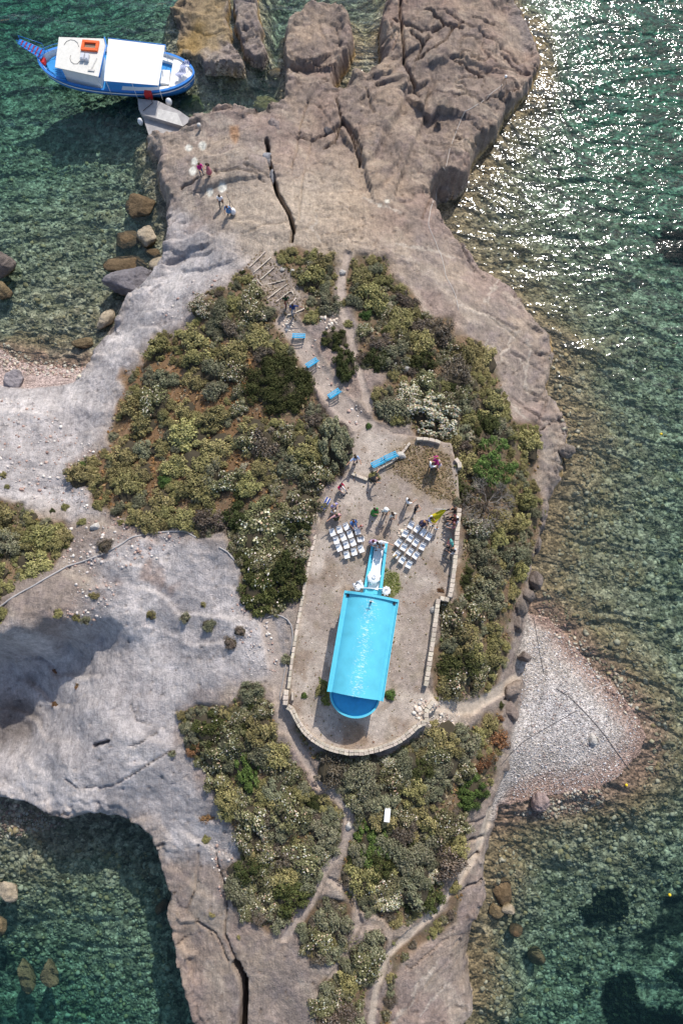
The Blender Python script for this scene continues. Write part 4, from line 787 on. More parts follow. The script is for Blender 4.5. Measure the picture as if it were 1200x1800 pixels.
# ------------------------------------------------------------ benches
def bench_proto(Lb=1.25):
    t = thing('park_bench', 'bench', 'bench')
    for k, y in enumerate((.20, .04, -.12)): 
        b = NB(); add_box(b, (0, y, .43), (Lb, .10, .035)); done('seat_slat', b, bench_b, t)
    for k, z in enumerate((.60, .80)): b = NB(); add_box(b, (0, -.24-.13*k, z), (Lb, .035, .11), tilt=('X', math.radians(28))); done('back_slat', b, bench_b, t)
    for s_ in (-1, 1):
        b = NB(); add_box(b, (s_*(Lb/2-.12), .04, .21), (.06, .3, .41)); add_box(b, (s_*(Lb/2-.12), -.2, .5), (.06, .04, .6), tilt=('X', math.radians(24))); add_box(b, (s_*(Lb/2-.12), .02, .405), (.06, .5, .03)); done('leg', b, iron, t)
    return t
bp_ = bench_proto(); first = True
for (px, py, ang, lab_, z) in ((525,590,-2,'blue slatted bench beside the steps, nearest to the two walkers',None),(548,637,35,'blue slatted bench between the dark bushes halfway down the path',None),(587,691,35,'blue slatted bench at the lower end of the path, under the dark bushes',None),
        (663.5,812.5,27,'left one of two blue benches set end to end above the yard',TZ),(686,801,25,'right one of two blue benches set end to end above the yard',TZ)):
    o = bp_ if first else dup(bp_); first = False; q = G(px, py); q2 = P(px, py, q.z+.5); o.location = (q2.x, q2.y, gz(q2.x, q2.y)-.02); o.rotation_euler.z = math.radians(ang); o['label'] = lab_
# ------------------------------------------------------------ stone walls
def cap_stones():
    r = []
    for k in range(4):
        b = NB(); add_box(b, (0, 0, 0), (1, 1, 1))
        for v_ in b.verts: v_.co += Vector((random.uniform(-.07, .07), random.uniform(-.07, .07), random.uniform(-.08, .08)))
        bmesh.ops.bevel(b, geom=b.edges[:], offset=.07, segments=1, affect='EDGES'); me = bpy.data.meshes.new('stone'); b.to_mesh(me); b.free(); me.materials.append(cream); r.append(me)
    return r
CAPS = cap_stones()
def resample(pts, st):
    pts = [Vector(p) for p in pts]; o = [pts[0]]; acc = 0; d = [0]
    for i in range(1, len(pts)): d.append(d[-1]+(pts[i]-pts[i-1]).length)
    n = max(1, int(round(d[-1]/st)))
    for k in range(n+1):
        t = d[-1]*k/n; i = 1
        while i < len(d)-1 and d[i] < t: i += 1
        f = (t-d[i-1])/max(1e-6, d[i]-d[i-1]); o.append(pts[i-1].lerp(pts[i], min(1, max(0, f))))
    return o[1:]
def stone_wall(pxs, zt, wd, hgt, label, sl=.42, rows=2, ztop=None, cat='wall', nm='stone_wall', follow=False, stones=True):
    if follow: w3 = [P(a, b_, G(a, b_).z+hgt) for a, b_ in pxs]
    else: w3 = [P(a, b_, zt) for a, b_ in pxs]
    pts = resample(w3, sl); c0 = pts[len(pts)//2].copy(); c0.z = gz(c0.x, c0.y) if follow else zt-hgt
    t = thing(nm, label, cat, c0); b = NB(); prev = None; n = len(pts)
    for i, p in enumerate(pts):
        tg = (pts[min(i+1, n-1)]-pts[max(i-1, 0)]); tg.z = 0; tg.normalize(); nr = Vector((-tg.y, tg.x, 0)); a = p-c0
        top = a.z-.05; bot = a.z-hgt-(.45 if follow else 1.3)
        ring = [b.verts.new((a.x+nr.x*s_*wd*.46, a.y+nr.y*s_*wd*.46, z)) for s_, z in ((-1, bot), (-1, top), (1, top), (1, bot))]
        if prev:
            for k in range(4): b.faces.new((prev[k], prev[(k+1) % 4], ring[(k+1) % 4], ring[k]))
        else: b.faces.new(ring)
        prev = ring
    b.faces.new(prev[::-1]); done('wall_core', b, mortar, t)
    if stones:
        for i in range(n-1):
            tg = pts[i+1]-pts[i]; ln = tg.length; an = math.atan2(tg.y, tg.x); nr = Vector((-tg.y, tg.x, 0)).normalized()
            for r_ in range(rows):
                off = (r_-(rows-1)/2)*wd/rows; mshift = (.25 if r_ % 2 else 0)*random.random()
                m_ = pts[i].lerp(pts[i+1], .5+mshift*.5)+nr*off; o = link('stone', random.choice(CAPS), t, m_-c0+Vector((0, 0, random.uniform(-.04, .0))), an+random.uniform(-.07, .07))
                o.scale = (ln*random.uniform(.78, 1.02), wd/rows*random.uniform(.84, .97), random.uniform(.12, .17))
    return t
stone_wall([(505,1242),(513,1247),(520,1262),(532,1282),(548,1298),(568,1311),(590,1319),(612,1323),(640,1323),(665,1317),(690,1308),(708,1298),(724,1285),(736,1273),(748,1270)], TZ+.45, .46, .5, 'curved cream stone wall rounding the yard behind the chapel apse')
stone_wall([(503,1213),(501,1240)], TZ+.62, .45, .6, 'short thick stone pier at the lower left corner of the yard', sl=.45, rows=1)
stone_wall([(512,1224),(516,1224)], TZ+.6, .72, .6, 'square stone block beside the pier at the lower left corner', sl=.3, rows=1)
stone_wall([(563,882),(558,920),(549,965),(539,1010),(530,1060),(521,1110),(513,1160),(507,1210)], TZ+.28, .28, .3, 'long low stone wall along the left side of the yard', sl=.5, rows=1)
stone_wall([(807,893),(803,940),(799,990),(794,1030),(790,1050)], TZ+.7, .40, .7, 'stone wall where guests sit on the right side of the yard', sl=.42, rows=1)
stone_wall([(789,1054),(773,1051)], TZ+.6, .4, .6, 'short cross wall at the jog of the right yard wall', sl=.4, rows=1)
stone_wall([(770,1053),(764,1100),(757,1150),(748,1206)], TZ+.6, .40, .6, 'lower stretch of the right yard wall running down to the rubble', sl=.42, rows=1)
stone_wall([(750,1270),(748,1250),(762,1232)], TZ+.25, .4, .25, 'broken stub of wall at the lower right corner of the yard', sl=.42, rows=1)
stone_wall([(617,832),(632,838),(646,843)], TZ+.25, .26, .25, 'low whitish kerb of stones near the man in black', sl=.4, rows=1)
stone_wall([(655,828),(672,821),(690,810),(703,800),(712,789),(720,778)], TZ+.25, .22, .25, 'curved kerb of pale stones under the two joined benches', sl=.4, rows=1)
stone_wall([(732,771),(746,771),(760,773),(774,778)], TZ+.4, .3, .4, 'white stone ledge below the cream-flowered bush', sl=.6, rows=1)
stone_wall([(800,806),(806,812),(808,822)], TZ+.3, .4, .3, 'three pale blocks in a row beside the green tree', sl=.45, rows=1)
for i, (pl, lb) in enumerate((([(466.8,441.9),(438.7,469)],'topmost kerb of the garden steps, a long pale line'),([(476.6,452.2),(446.3,478.7)],'second kerb from the top of the garden steps'),([(482,470),(458.2,490.7)],'third kerb from the top of the garden steps'),
        ([(501.5,491.7),(482,497.2),(459.3,502),(451.7,490.7)],'bent kerb in the middle of the garden steps'),([(504.8,499.3),(487,512),(470,525.3)],'kerb just below the bent one on the garden steps'),([(516,516),(511.3,510.2),(498,521),(485.3,530.8)],'hooked kerb left of the walker in green'),
        ([(521,523.2),(509,536.2)],'short kerb between the two walkers'),([(535,542.7),(520,548.6),(504.8,554.6)],'lowest kerb of the garden steps'))):
    stone_wall(pl, 0, .12, .10, lb, sl=.45, rows=1, cat='step', nm='stone_step', follow=True)
for (px, py, s_, lb) in ((669,814,0,0),(712,650,.34,'large white stone in front of the small round shrub at the yard edge'),(693,639,.3,'long white stone left of the large white one at the yard edge'),(762,1072,.3,'white stone at the jog of the right yard wall'),(704,801,.42,'round yellow-white stone at the end of the joined benches'),
        (514,478,.25,'grey stone in the gap between the north bushes'),(497,474,.22,'small white stone above the garden steps'),(602,480,.3,'pale stone on the north end of the footpath'),(612,1452,.34,'pale stone at the bend of the south footpath'),(658,1012,0,0),(168,926,.4,'white rock on the far west plateau'),(1040,1300,.4,'large white stone on the pebble spit')):
    if s_: boulder(px, py, s_*20, s_*17, random.uniform(0, 90), None, s_*.9, (.58, .54, .49), int(px+py), lb, nm='stone', sub=3)
# ------------------------------------------------------------ jetty
def wpx(pts, z, c): return [(P(a, b_, z).x-c.x, P(a, b_, z).y-c.y) for a, b_ in pts]
jc = P(285, 190, 0); jt = thing('jetty', 'wedge-shaped grey concrete jetty at the stern of the boat', 'jetty', jc)
b = NB(); add_prism(b, wpx([(242,173),(277,177),(316,195),(337,210),(322,222),(250,201),(244,192)], 1.1, jc), -3, 1.1); done('deck_slab', b, conc, jt)
b = NB(); add_prism(b, wpx([(278,191),(312,199),(322,222),(275,208)], 1.1, jc), 1.1, 1.108); done('pale_patch', b, concl, jt)
b = NB(); add_prism(b, wpx([(250,202),(320,221),(322,236),(300,243),(262,238)], .6, jc), -3, .55); done('ramp', b, conc, jt)
for (px, py, lb, z) in ((352,222,'white-topped mooring bollard on the rock beside the jetty',None),(352.8,222.5,'',0)):
    if z is None:
        q = G(px, py+6); b = NB(); add_lathe(b, [(.16, 0), (.16, .55), (.22, .6), (.22, .8), (.05, .9)], 12); done('bollard', b, concl, None, q, label=lb, category='bollard')
for (px, py, rx, lb) in ((297,179,.4,'round white fender hanging between boat and jetty'),(247,214,.32,'long white fender on the outer face of the jetty')):
    q = P(px, py, .5); b = NB(); add_lathe(b, [(.05, -.5), (rx*.7, -.35), (rx, 0), (rx*.7, .35), (.05, .5)], 12); done('fender', b, plast, None, q, label=lb, category='fender')
# ------------------------------------------------------------ ropes, pipes, buoys
def cable(name, label, pxs, rad, m, z=None, cat='rope'):
    pts = []
    for (a, b_) in pxs:
        q = G(a, b_) if z is None else P(a, b_, z); pts.append(q+Vector((0, 0, rad*.8)))
    pts = resample(pts, .5)
    if z is None:
        for p in pts: p.z = gz(p.x, p.y)+rad*.8
    c0 = pts[len(pts)//2].copy(); b = NB(); add_tube(b, [p-c0 for p in pts], rad, 5); return done(name, b, m, None, c0, label=label, category=cat)
ropew = mat('pale_rope', (.5, .46, .42), rough=.9); roped = mat('dark_rope', (.07, .065, .07), rough=.9); pipem = mat('grey_pipe', (.36, .34, .33), rough=.6)
cable('pipe', 'long grey pipe crossing the west plateau above the shaded gully', [(-60,1105),(0,1068),(40,1040),(60,1030),(90,1012),(120,995),(150,986),(180,975),(205,962),(230,945),(260,938),(290,935),(325,933),(345,945)], .08, pipem, cat='pipe')
cable('pipe', 'short grey pipe end under the dark flowering bushes', [(385,962),(400,970),(412,985)], .07, pipem, cat='pipe')
cable('pipe', 'grey pipe curving beside the left yard wall', [(468,1086),(485,1080),(503,1086),(513,1100),(515,1120),(511,1150)], .06, pipem, cat='pipe')
cable('pipe', 'thin double pipe running down to the stone pier', [(503,1165),(497,1200),(491,1225),(500,1250)], .05, pipem, cat='pipe')
cable('rope', 'pale rope crossing the brown rock from the small tripod marker', [(884,148),(855,175),(835,186),(812,205),(800,235),(790,262),(782,300),(775,310)], .035, ropew)
cable('rope', 'pale rope running down the rock past the dark undercut to the scrub', [(768,328),(766,350),(757,365),(752,395),(765,425),(775,450),(785,490),(800,520),(805,545)], .035, ropew)
cable('rope', 'dark rope lying from the cliff foot down the top of the spit', [(937,1085),(943,1120),(948,1150),(955,1183)], .03, roped)
cable('rope', 'long dark rope crossing the spit toward the yellow float', [(976,1210),(1000,1225),(1030,1255),(1060,1290),(1085,1325),(1105,1353)], .035, roped)
cable('rope', 'dark rope crossing the lower spit from the rocks', [(880,1345),(915,1307),(945,1288),(980,1268),(1010,1250)], .03, roped)
cable('rope', 'pale rope across the middle of the spit to the waterline', [(975,1260),(990,1235),(1010,1228),(1045,1210),(1070,1202)], .03, ropew)
cable('cable', 'thin pale cable strung through the south shrubs below the white cabinet', [(684,1450),(683,1500),(682,1560),(682,1620)], .03, ropew, cat='cable')
yel = mat('yellow_float', (.8, .55, .02), rough=.4); red_ = mat('red_paint', (.55, .03, .03), rough=.5)
for (px, py, lb) in ((1100,1380,'yellow float in the shallows off the tip of the pebble spit'),(1176,1573,'yellow float above the dark weed at the lower right'),(1161,763,'tiny yellow float far out on the right side')):
    b = NB(); add_lathe(b, [(.02, -.13), (.11, -.08), (.14, .02), (.1, .1), (.02, .14)], 12); done('float', b, yel, None, P(px, py, .03), label=lb, category='buoy')
q = G(884, 150); t = thing('marker', 'small rusty tripod marker with a white tip on the brown rock', 'marker', q)
for k in range(3): b = NB(); add_tube(b, [(.35*math.cos(k*2.1), .35*math.sin(k*2.1), 0), (0, 0, 1.1)], .03, 5); done('leg', b, wood, t)
b = NB(); add_lathe(b, [(.03, 1.05), (.14, 1.15), (.14, 1.3), (.02, 1.36)], 8); done('tip', b, plast, t)
# ------------------------------------------------------------ vegetation
leafm = mat('leaves', attr='Col', rough=.7, spec=.15, objrand=.26)
def leafcloud(cent, nrm, size, cols, r, asp=1.6, up=.35):
    """quads at cent facing roughly nrm"""
    n = len(cent); d = nrm+r.normal(size=(n, 3))*.55; d[:, 2] += up; d /= np.linalg.norm(d, axis=1)[:, None]
    a = np.cross(d, r.normal(size=(n, 3))); a /= np.linalg.norm(a, axis=1)[:, None]; b_ = np.cross(d, a); s_ = size*r.uniform(.6, 1.35, n)
    a = a*(s_*asp*.5)[:, None]; b_ = b_*(s_*.5)[:, None]
    V = np.stack([cent-a, cent-b_*.9, cent+a, cent+b_*.9], 1).reshape(-1, 3); F = np.arange(4*n).reshape(-1, 4); return V, F, np.repeat(cols, 4, 0)
PAL = {'olive': [(.235, .212, .085), (.295, .258, .108), (.170, .158, .064), (.33, .28, .135)],
 'grey': [(.185, .188, .110), (.22, .215, .138), (.14, .14, .075), (.26, .235, .155)],
 'flower': [(.165, .162, .075), (.21, .195, .10), (.12, .118, .052), (.20, .165, .105)],
 'dark': [(.058, .070, .021), (.082, .090, .030), (.036, .045, .013), (.095, .095, .035)],
 'green': [(.085, .14, .035), (.115, .175, .045), (.06, .10, .025), (.145, .19, .06)],
 'dry': [(.20, .10, .04), (.26, .15, .07), (.14, .085, .045), (.17, .13, .09)],
 'brown': [(.13, .10, .07), (.17, .14, .11), (.10, .075, .05), (.20, .18, .15)]}
FLO = [(.62, .56, .36), (.68, .64, .50), (.50, .42, .28), (.62, .54, .50), (.44, .48, .38), (.52, .34, .24), (.34, .34, .20)]
def shrub_mesh(kind, seed, nclump=15, per=170, leaf=.07, h=.62, flower=0.0, spread=1.0):
    r = np.random.default_rng(seed); Vs = []; Fs = []; Cs = []; off = 0
    def put(V, F, c):
        nonlocal off
        Vs.append(V); Fs.append(F+off); Cs.append(c); off += len(V)
    pal = np.array(PAL[kind])
    for k in range(nclump):
        a = r.uniform(0, 6.283); q = math.sqrt(r.random())*.78*spread if k else 0; rc = r.uniform(.17, .42)*(1.0 if nclump < 20 else .62)
        cz = h*(1-.55*(q/spread)**2)*r.uniform(.75, 1.05)-rc*.45; cx, cy = q*math.cos(a), q*math.sin(a)
        d = r.normal(size=(per, 3)); d /= np.linalg.norm(d, axis=1)[:, None]; d[:, 2] = np.abs(d[:, 2])*.9-.12
        rad = rc*r.uniform(.62, 1.08, per)*(1+.3*np.sin(d[:, 0]*6+k)*np.cos(d[:, 1]*5)); cent = d*rad[:, None]+np.array([cx, cy, cz]); cent[:, 2] = np.maximum(cent[:, 2], .02)
        tone = r.uniform(.68, 1.25); c = pal[r.choice(len(pal), per, p=[.4, .3, .18, .12])]*tone*r.uniform(.75, 1.25, (per, 1))
        put(*leafcloud(cent, d, leaf, c, r))
        if flower and r.random() < flower+.15:
            nf = int(26*min(1.25, flower*1.5)); e = r.normal(size=(nf, 3)); e[:, 2] = np.abs(e[:, 2])+.35; e /= np.linalg.norm(e, axis=1)[:, None]
            fc_ = np.array([cx, cy, cz])+e*(rc*1.06); put(*leafcloud(fc_, e*1.5, .075, np.array(FLO)[r.integers(len(FLO), size=nf)]*r.uniform(.8, 1.1, (nf, 1)), r, 1.1, .8))
    V, F = ICO[2]; V = V.copy()*np.array([.74*spread, .74*spread, h*.62])*(1+.12*np.sin(V[:, :1]*7+seed)); V[:, 2] = np.maximum(V[:, 2], -.1)
    me = npmesh('shrub_'+kind, np.vstack(Vs), np.vstack(Fs), leafm, np.vstack(Cs)); return me, (V, F)
corem = mat('twigs', (.055, .045, .028), rough=.95)  # brown-green core colour; the core is added to block ground light
PROT = {}
def proto(kind, n, **kw):
    PROT[kind] = []
    for k in range(n):
        me, (V, F) = shrub_mesh(kind if kind in PAL else kw['pal'], 500+37*k+len(PROT)*11, **{a: b_ for a, b_ in kw.items() if a != 'pal'})
        # solid blob for the stems, added to block ground light, same mesh
        b = NB(); b.from_mesh(me); vs = [b.verts.new(v_) for v_ in V]
        lay = b.verts.layers.float_color['Col']
        for v_ in vs: v_[lay] = (.05, .045, .025, 1)
        for f in F: 
            ff = b.faces.new([vs[i] for i in f]); ff.material_index = 1
        b.to_mesh(me); b.free(); me.materials.append(corem); PROT[kind].append(me)
proto('olive', 6); proto('grey', 4, leaf=.06); proto('flower', 5, flower=.34, leaf=.065); proto('dark', 2, leaf=.07); proto('green', 1); proto('dry', 2, per=110, h=.4, leaf=.08); proto('brown', 2, per=120, leaf=.06)
proto('cream', 2, pal='flower', flower=1.5, leaf=.07)
NOUN = {'olive': ('olive_shrub', 'olive-green rounded shrub', 'shrub'), 'grey': ('grey_shrub', 'grey-green fine-leaved shrub', 'shrub'), 'flower': ('flowering_shrub', 'dark shrub speckled with cream flower heads', 'shrub'),
 'dark': ('dark_shrub', 'dense dark green shrub', 'shrub'), 'green': ('green_shrub', 'fresh green shrub', 'shrub'), 'dry': ('dry_shrub', 'rusty dried-out shrub', 'shrub'), 'brown': ('bare_shrub', 'brownish half-bare shrub', 'shrub'),
 'cream': ('flowering_shrub', 'shrub covered all over in cream flowers', 'shrub')}
placed = []
def shrub(px, py, rpx, kind, label=None, group=None, hs=1.0, sx=1.0, ang=None, seed=0):
    g = G(px, py); rr_ = rpx/20.0; q = P(px, py, g.z+.35*rr_); g = Vector((q.x, q.y, gz(q.x, q.y))); nm, lb, ct = NOUN[kind]
    o = link(nm, PROT[kind][random.randrange(len(PROT[kind]))], None, g-Vector((0, 0, .05)), random.uniform(0, 6.28) if ang is None else math.radians(ang), label=label or lb, category=ct, group=group)
    k_ = random.uniform(.82, 1.3); o.scale = (rr_*sx*k_, rr_/k_**.5, rr_*hs); placed.append((px, py, rpx)); return o
SINGLE = [(183,960,17,'brown','brown-green shrub beside the pipe on the west plateau'),(366,1098,15,'grey','largest of the lone shrubs on the pale slope, cleft in shape'),(325,1086,11,'grey','grey-green shrub left of the largest lone shrub on the pale slope'),
 (357,1063,6,'olive','tiny olive shrub above the largest lone shrub on the pale slope'),(405,1130,15,'brown','lower brownish half of the shrub pair on the pale slope'),(421,1110,13,'brown','upper grey half of the shrub pair on the pale slope'),
 (443,1217,25,'grey','round grey-green shrub at the top of the south-west slope'),(100,1078,10,'olive','small bright shrub at the gully rim'),(148,1088,11,'grey','thin grey shrub on the gully rim'),(133,1085,9,'olive','small olive shrub beside the thin grey one on the rim'),
 (265,1081,10,'olive','yellowish shrub alone on the crumbling rim'),(165,1047,9,'olive','small olive shrub above the crumbling white rim'),(318,1257,11,'olive','pale olive shrub at the west corner of the south-west slope'),(4,1084,18,'olive','bright olive shrub cut by the left picture edge'),
 (534,1222,7,'green','small green plant inside the yard near the lower left corner'),(563,1214,12,'olive','green shrub against the left wall of the chapel'),(684,1222,12,'green','green shrub against the right wall of the chapel'),
 (647,748,8,'green','lone narrow dark green plant in the open ground'),(657,838,12,'olive','olive shrub the man in black leans toward'),(776,1037,7,'dry','small brown tuft near the jog of the right wall'),(504,1160,12,'grey','blue-grey plant along the left yard wall'),
 (228,900,5,'olive','tiny olive tuft on the far west plateau'),(212,918,8,'olive','small olive shrub at the foot of the west slope'),(115,892,10,'olive','olive shrub on the top edge of the far west plateau'),(92,898,6,'dark','small dark shrub beside the pale bare patch'),(144,917,9,'olive','olive shrub near the rubble gully'),
 (685,712,33,'grey','big round grey-green shrub at the open ground'),(604,532,11,'olive','round shrub splitting the footpath'),(612,569,11,'olive','ball-shaped shrub on the footpath fork'),(547,558,17,'olive','olive shrub right of the walkers, above the first bench'),
 (643,552,15,'green','ball-shaped green shrub on the east side of the footpath'),(715,633,13,'olive','round olive shrub among the pale stones'),(637,628,15,'brown','bare brown shrub east of the dark bushes'),(668,600,24,'brown','broad bare brown shrub in the north-east scrub'),
 (426,478,7,'dark','small dark shrub standing out of the slope tip'),(150,1108,0,'dry',''),(97,1180,7,'dry','dark tuft in the shaded gully'),(136,1207,7,'dry','dry tuft on the gully shoulder'),(98,1238,9,'dry','dry tuft beside the white crumbs of the gully'),(302,1324,8,'grey','thin grey plant on the bare grey mass'),
 (797,1557,16,'olive','long olive shrub beside the south-east path',),(420,1648,5,'olive','tiny olive tuft on the south rock'),(373,1608,6,'olive','small tuft in a rock seam of the south-west cliff'),(365,1440,14,'dry','reddish dry shrub on the crumbling slope'),(362,1475,10,'olive','small olive shrub on the crumbling slope'),
 (800,1515,9,'olive','small olive shrub in the bend of the south-east path'),(880,1240,8,'dark','dark plant where the cross path meets the east rocks'),(5,835,9,'olive','olive shrub at the left picture edge'),(12,855,6,'olive','smaller olive shrub at the left picture edge')]
for a in SINGLE:
    if a[2]: shrub(a[0], a[1], a[2], a[3], a[4])
# broad dark mats of evergreen, and the big flowered bush: meshes of their own
def bigbush(px, py, rx, ry, kind, label, nclump, per, h, flower=0, ang=0, seed=1, name='dark_bush', leaf=.03):
    me, (V, F) = shrub_mesh(kind, seed, nclump, per, leaf, h, flower, 1.25); g = G(px, py); t = thing(name, label, 'bush', g-Vector((0, 0, .05)), math.radians(ang)); t.scale = (rx/20, ry/20, max(rx, ry)/20)
    me.name = 'foliage'; link('foliage', me, t); link('stem_blocker', npmesh('stem_blocker', V, F, corem, None, True), t); return t  # inner blob added to stop ground light showing through
bigbush(492, 680, 62, 58, 'dark', 'great round mat of very dark evergreen in the middle of the west slope', 90, 260, .24, seed=3)
bigbush(590, 600, 27, 24, 'dark', 'upper of the two dark bushes between path and benches', 30, 260, .6, seed=4, leaf=.05)
bigbush(606, 645, 23, 32, 'dark', 'lower of the two dark bushes between path and benches', 30, 260, .6, seed=5, leaf=.05)
bigbush(826, 1392, 34, 30, 'green', 'dense rounded deep green bush above the east cliff', 40, 260, .6, seed=6, leaf=.045, name='green_bush')
bigbush(760, 735, 52, 38, 'flower', 'large bush white with blossom above the white stone ledge', 48, 150, .5, 1.6, -20, 7, 'blossom_bush', .045)
bigbush(590, 785, 30, 48, 'grey', 'tall grey-green bush at the upper left of the yard', 40, 240, .7, 0, 8, 8, 'grey_bush', .05)
bigbush(466, 930, 56, 54, 'flower', 'dark creeping cover with cream blossom left of the yard wall', 60, 200, .16, .22, 20, 9, 'dark_bush', .04)
bigbush(463, 1035, 40, 48, 'dark', 'dark spreading bush at the lower end of the west slope', 50, 220, .22, .12, 0, 10, 'dark_bush', .045)
bigbush(375, 1275, 40, 30, 'dark', 'dark green mat with a rust-red edge on the south-west slope', 40, 220, .22, .1, 20, 11, 'dark_bush', .045)
bigbush(655, 1475, 30, 45, 'green', 'fresh green low bush in the middle of the south slope', 40, 200, .25, 0, 0, 12, 'green_bush', .05)
bigbush(437, 1345, 22, 40, 'green', 'deep green strip of bush in the south-west slope', 30, 200, .3, 0, 10, 13, 'green_bush', .05)
bigbush(350, 1305, 26, 24, 'dry', 'rust-red dying bush at the west edge of the south-west slope', 30, 200, .3, 0, 30, 14, 'rust_bush', .05)
# tree with bright crown, half-bare tree
def tree(px, py, rx, ry, zc, kind, label, nm, ncl, per, bare=0, seed=1):
    g = G(px, py+8); t = thing(nm, label, 'tree', g); b = NB(); r = random.Random(seed)
    add_tube(b, [(0, 0, -.2), (.1, .05, zc*.35), (.0, .15, zc*.6), (.15, .2, zc*.95)], [.16, .13, .1, .05], 7); done('trunk', b, wood, t)
    b = NB()
    def tw(p, d, ln, rad, dep):
        q = p+d*ln; add_tube(b, [p, p.lerp(q, .5)+Vector((r.uniform(-.06, .06), r.uniform(-.06, .06), .03)), q], [rad, rad*.8, rad*.6], 4, cap=False)
        if dep:
            for _ in range(3):
                tw(q, (d+Vector((r.uniform(-.8, .8), r.uniform(-.8, .8), r.uniform(-.25, .4)))).normalized(), ln*.72, rad*.6, dep-1)
    for k in range(9):
        a = k*.7+r.uniform(0, .4); tw(Vector((0, .1, zc*r.uniform(.35, .7))), Vector((math.cos(a), math.sin(a)*ry/rx, .35)).normalized(), rx/20*.42, .05, 4 if bare else 2)
    done('branch', b, mat('bare_twig', (.27, .24, .21), rough=.9) if bare else wood, t, kind='stuff')
    if per:
        me, _ = shrub_mesh(kind, seed+900, ncl, per, .045, .55, 0, 1.2); me.name = 'crown'; o = link('crown', me, t, (0, 0, zc*.45)); o.scale = (rx/20, ry/20, rx/20)
    return t
tree(862, 812, 42, 46, 2.4, 'green', 'bright green leafy tree on the east slope', 'green_tree', 34, 280, 0, 3)
tree(850, 885, 44, 36, 1.9, 'brown', 'half-bare tree with pale grey twigs below the bright green tree', 'bare_tree', 22, 60, 1, 5)
NOGO = [(492,680,60,56),(590,600,27,24),(606,645,24,32),(826,1392,33,29),(765,735,48,34),(590,785,30,46),(470,930,50,42),(463,1035,32,36),(375,1275,34,22),(862,815,30,32),(850,885,34,26),(655,1475,24,36),(437,1345,16,30)]
GARDEN = [(430,470),(455,440),(490,470),(520,500),(545,540),(520,565),(500,560),(455,505)]
cand = []; r_ = random.Random(11)
allpoly = {k: np.array(p, float) for k, p in SCRUB.items()}
pathpts = [(np.array(p, float), w_) for p, w_, k in PATHS if k != 2]+[(np.array(p, float), 7) for p in ([(563,882),(549,965),(530,1060),(513,1160)], [(812,893),(806,990),(797,1052)], [(777,1053),(764,1150),(755,1206)])]
def ok(px, py, rad):
    for (a, b_, c, d) in NOGO:
        if ((px-a)/(c+rad*.3))**2+((py-b_)/(d+rad*.3))**2 < 1: return False
    xx, yy = np.array([px]), np.array([py])
    if inside(xx, yy, np.array(GARDEN, float))[0]: return False
    for q, w_ in pathpts:
        if segdist(xx, yy, q)[0] < w_+rad*.62: return False
    for (a, b_, c) in placed:
        if (px-a)**2+(py-b_)**2 < ((rad+c)*.52)**2: return False
    return True
def kindat(px, py, zone):
    t = r_.random(); n = float(perlin(np.array([px/60.]), np.array([py/60.]), 33)[0])
    if zone == 'west slope':
        if px < 330: return 'olive' if t < .74 else 'grey' if t < .88 else 'flower' if t < .95 else 'green'
        if py > 830 and px > 400: return 'flower' if t < .5 else 'cream' if t < .55 else 'dark' if t < .8 else 'olive'
        if px > 420 and py < 760: return 'cream' if t < .08 else 'flower' if t < .36 else 'grey' if t < .62 else 'brown' if t < .74 else 'olive'
        return 'olive' if t < .5+n*.4 else 'grey' if t < .72 else 'flower' if t < .85 else 'cream' if t < .87 else 'green' if t < .9 else 'brown'
    if zone == 'east slope':
        edge_ = px > 870-(abs(py-850)*.06) or py < 500 or (py > 560 and px > 780+(py-580)*.5 and py < 760)
        if edge_: return 'olive' if t < .8 else 'grey'
        if py > 900 and px < 835: return 'cream' if t < .18 else 'flower' if t < .6 else 'grey' if t < .74 else 'olive' if t < .9 else 'dark'
        return 'flower' if t < .3 else 'cream' if t < .36 else 'grey' if t < .58 else 'olive' if t < .84 else 'dark' if t < .92 else 'brown'
    if zone == 'north tip': return 'olive' if t < .55 else 'grey' if t < .85 else 'flower'
    if zone in ('south slope', 'south-west slope'):
        if px > 840: return 'olive' if t < .75 else 'dry'
        return 'flower' if t < .22 else 'grey' if t < .52 else 'cream' if t < .55 else 'olive' if t < .86 else 'dark' if t < .93 else 'brown'
    if zone == 'far west plateau': return 'olive' if t < .7 else 'dark' if t < .75 else 'grey'
    return 'grey' if t < .4 else 'flower' if t < .62 else 'olive' if t < .85 else 'brown'
for size in (27, 21, 16, 11, 8):
    for zone, a in allpoly.items():
        area = abs(np.sum(a[:, 0]*np.roll(a[:, 1], 1)-a[:, 1]*np.roll(a[:, 0], 1)))/2
        for _ in range(int(area/size**2*(.9 if size > 15 else 1.7))):
            x = r_.uniform(a[:, 0].min(), a[:, 0].max()); y = r_.uniform(a[:, 1].min(), a[:, 1].max()); rad = size*r_.uniform(.85, 1.15)
            s_ = sdpoly(np.array([x]), np.array([y]), a)[0]
            if s_ < rad*.35 or not ok(x, y, rad): continue
            rust_ = zone == 'west slope' and 170 < x < 470 and 600 < y < 900
            nn_ = float(perlin(np.array([x/48.]), np.array([y/48.]), 44)[0])
            if rust_ and size < 24 and nn_ > .02: continue
            if size < 12 and r_.random() < .3: continue
            if size < 24 and nn_ < -.34: continue
            cand.append((rad, x, y, kindat(x, y, zone), zone)); placed.append((x, y, rad))
SHORT = {'olive': 'olive-green shrub', 'grey': 'grey-green shrub', 'flower': 'cream-speckled shrub', 'dark': 'dark green shrub', 'green': 'fresh green shrub', 'dry': 'rusty shrub', 'brown': 'half-bare shrub', 'cream': 'shrub full of cream blossom'}
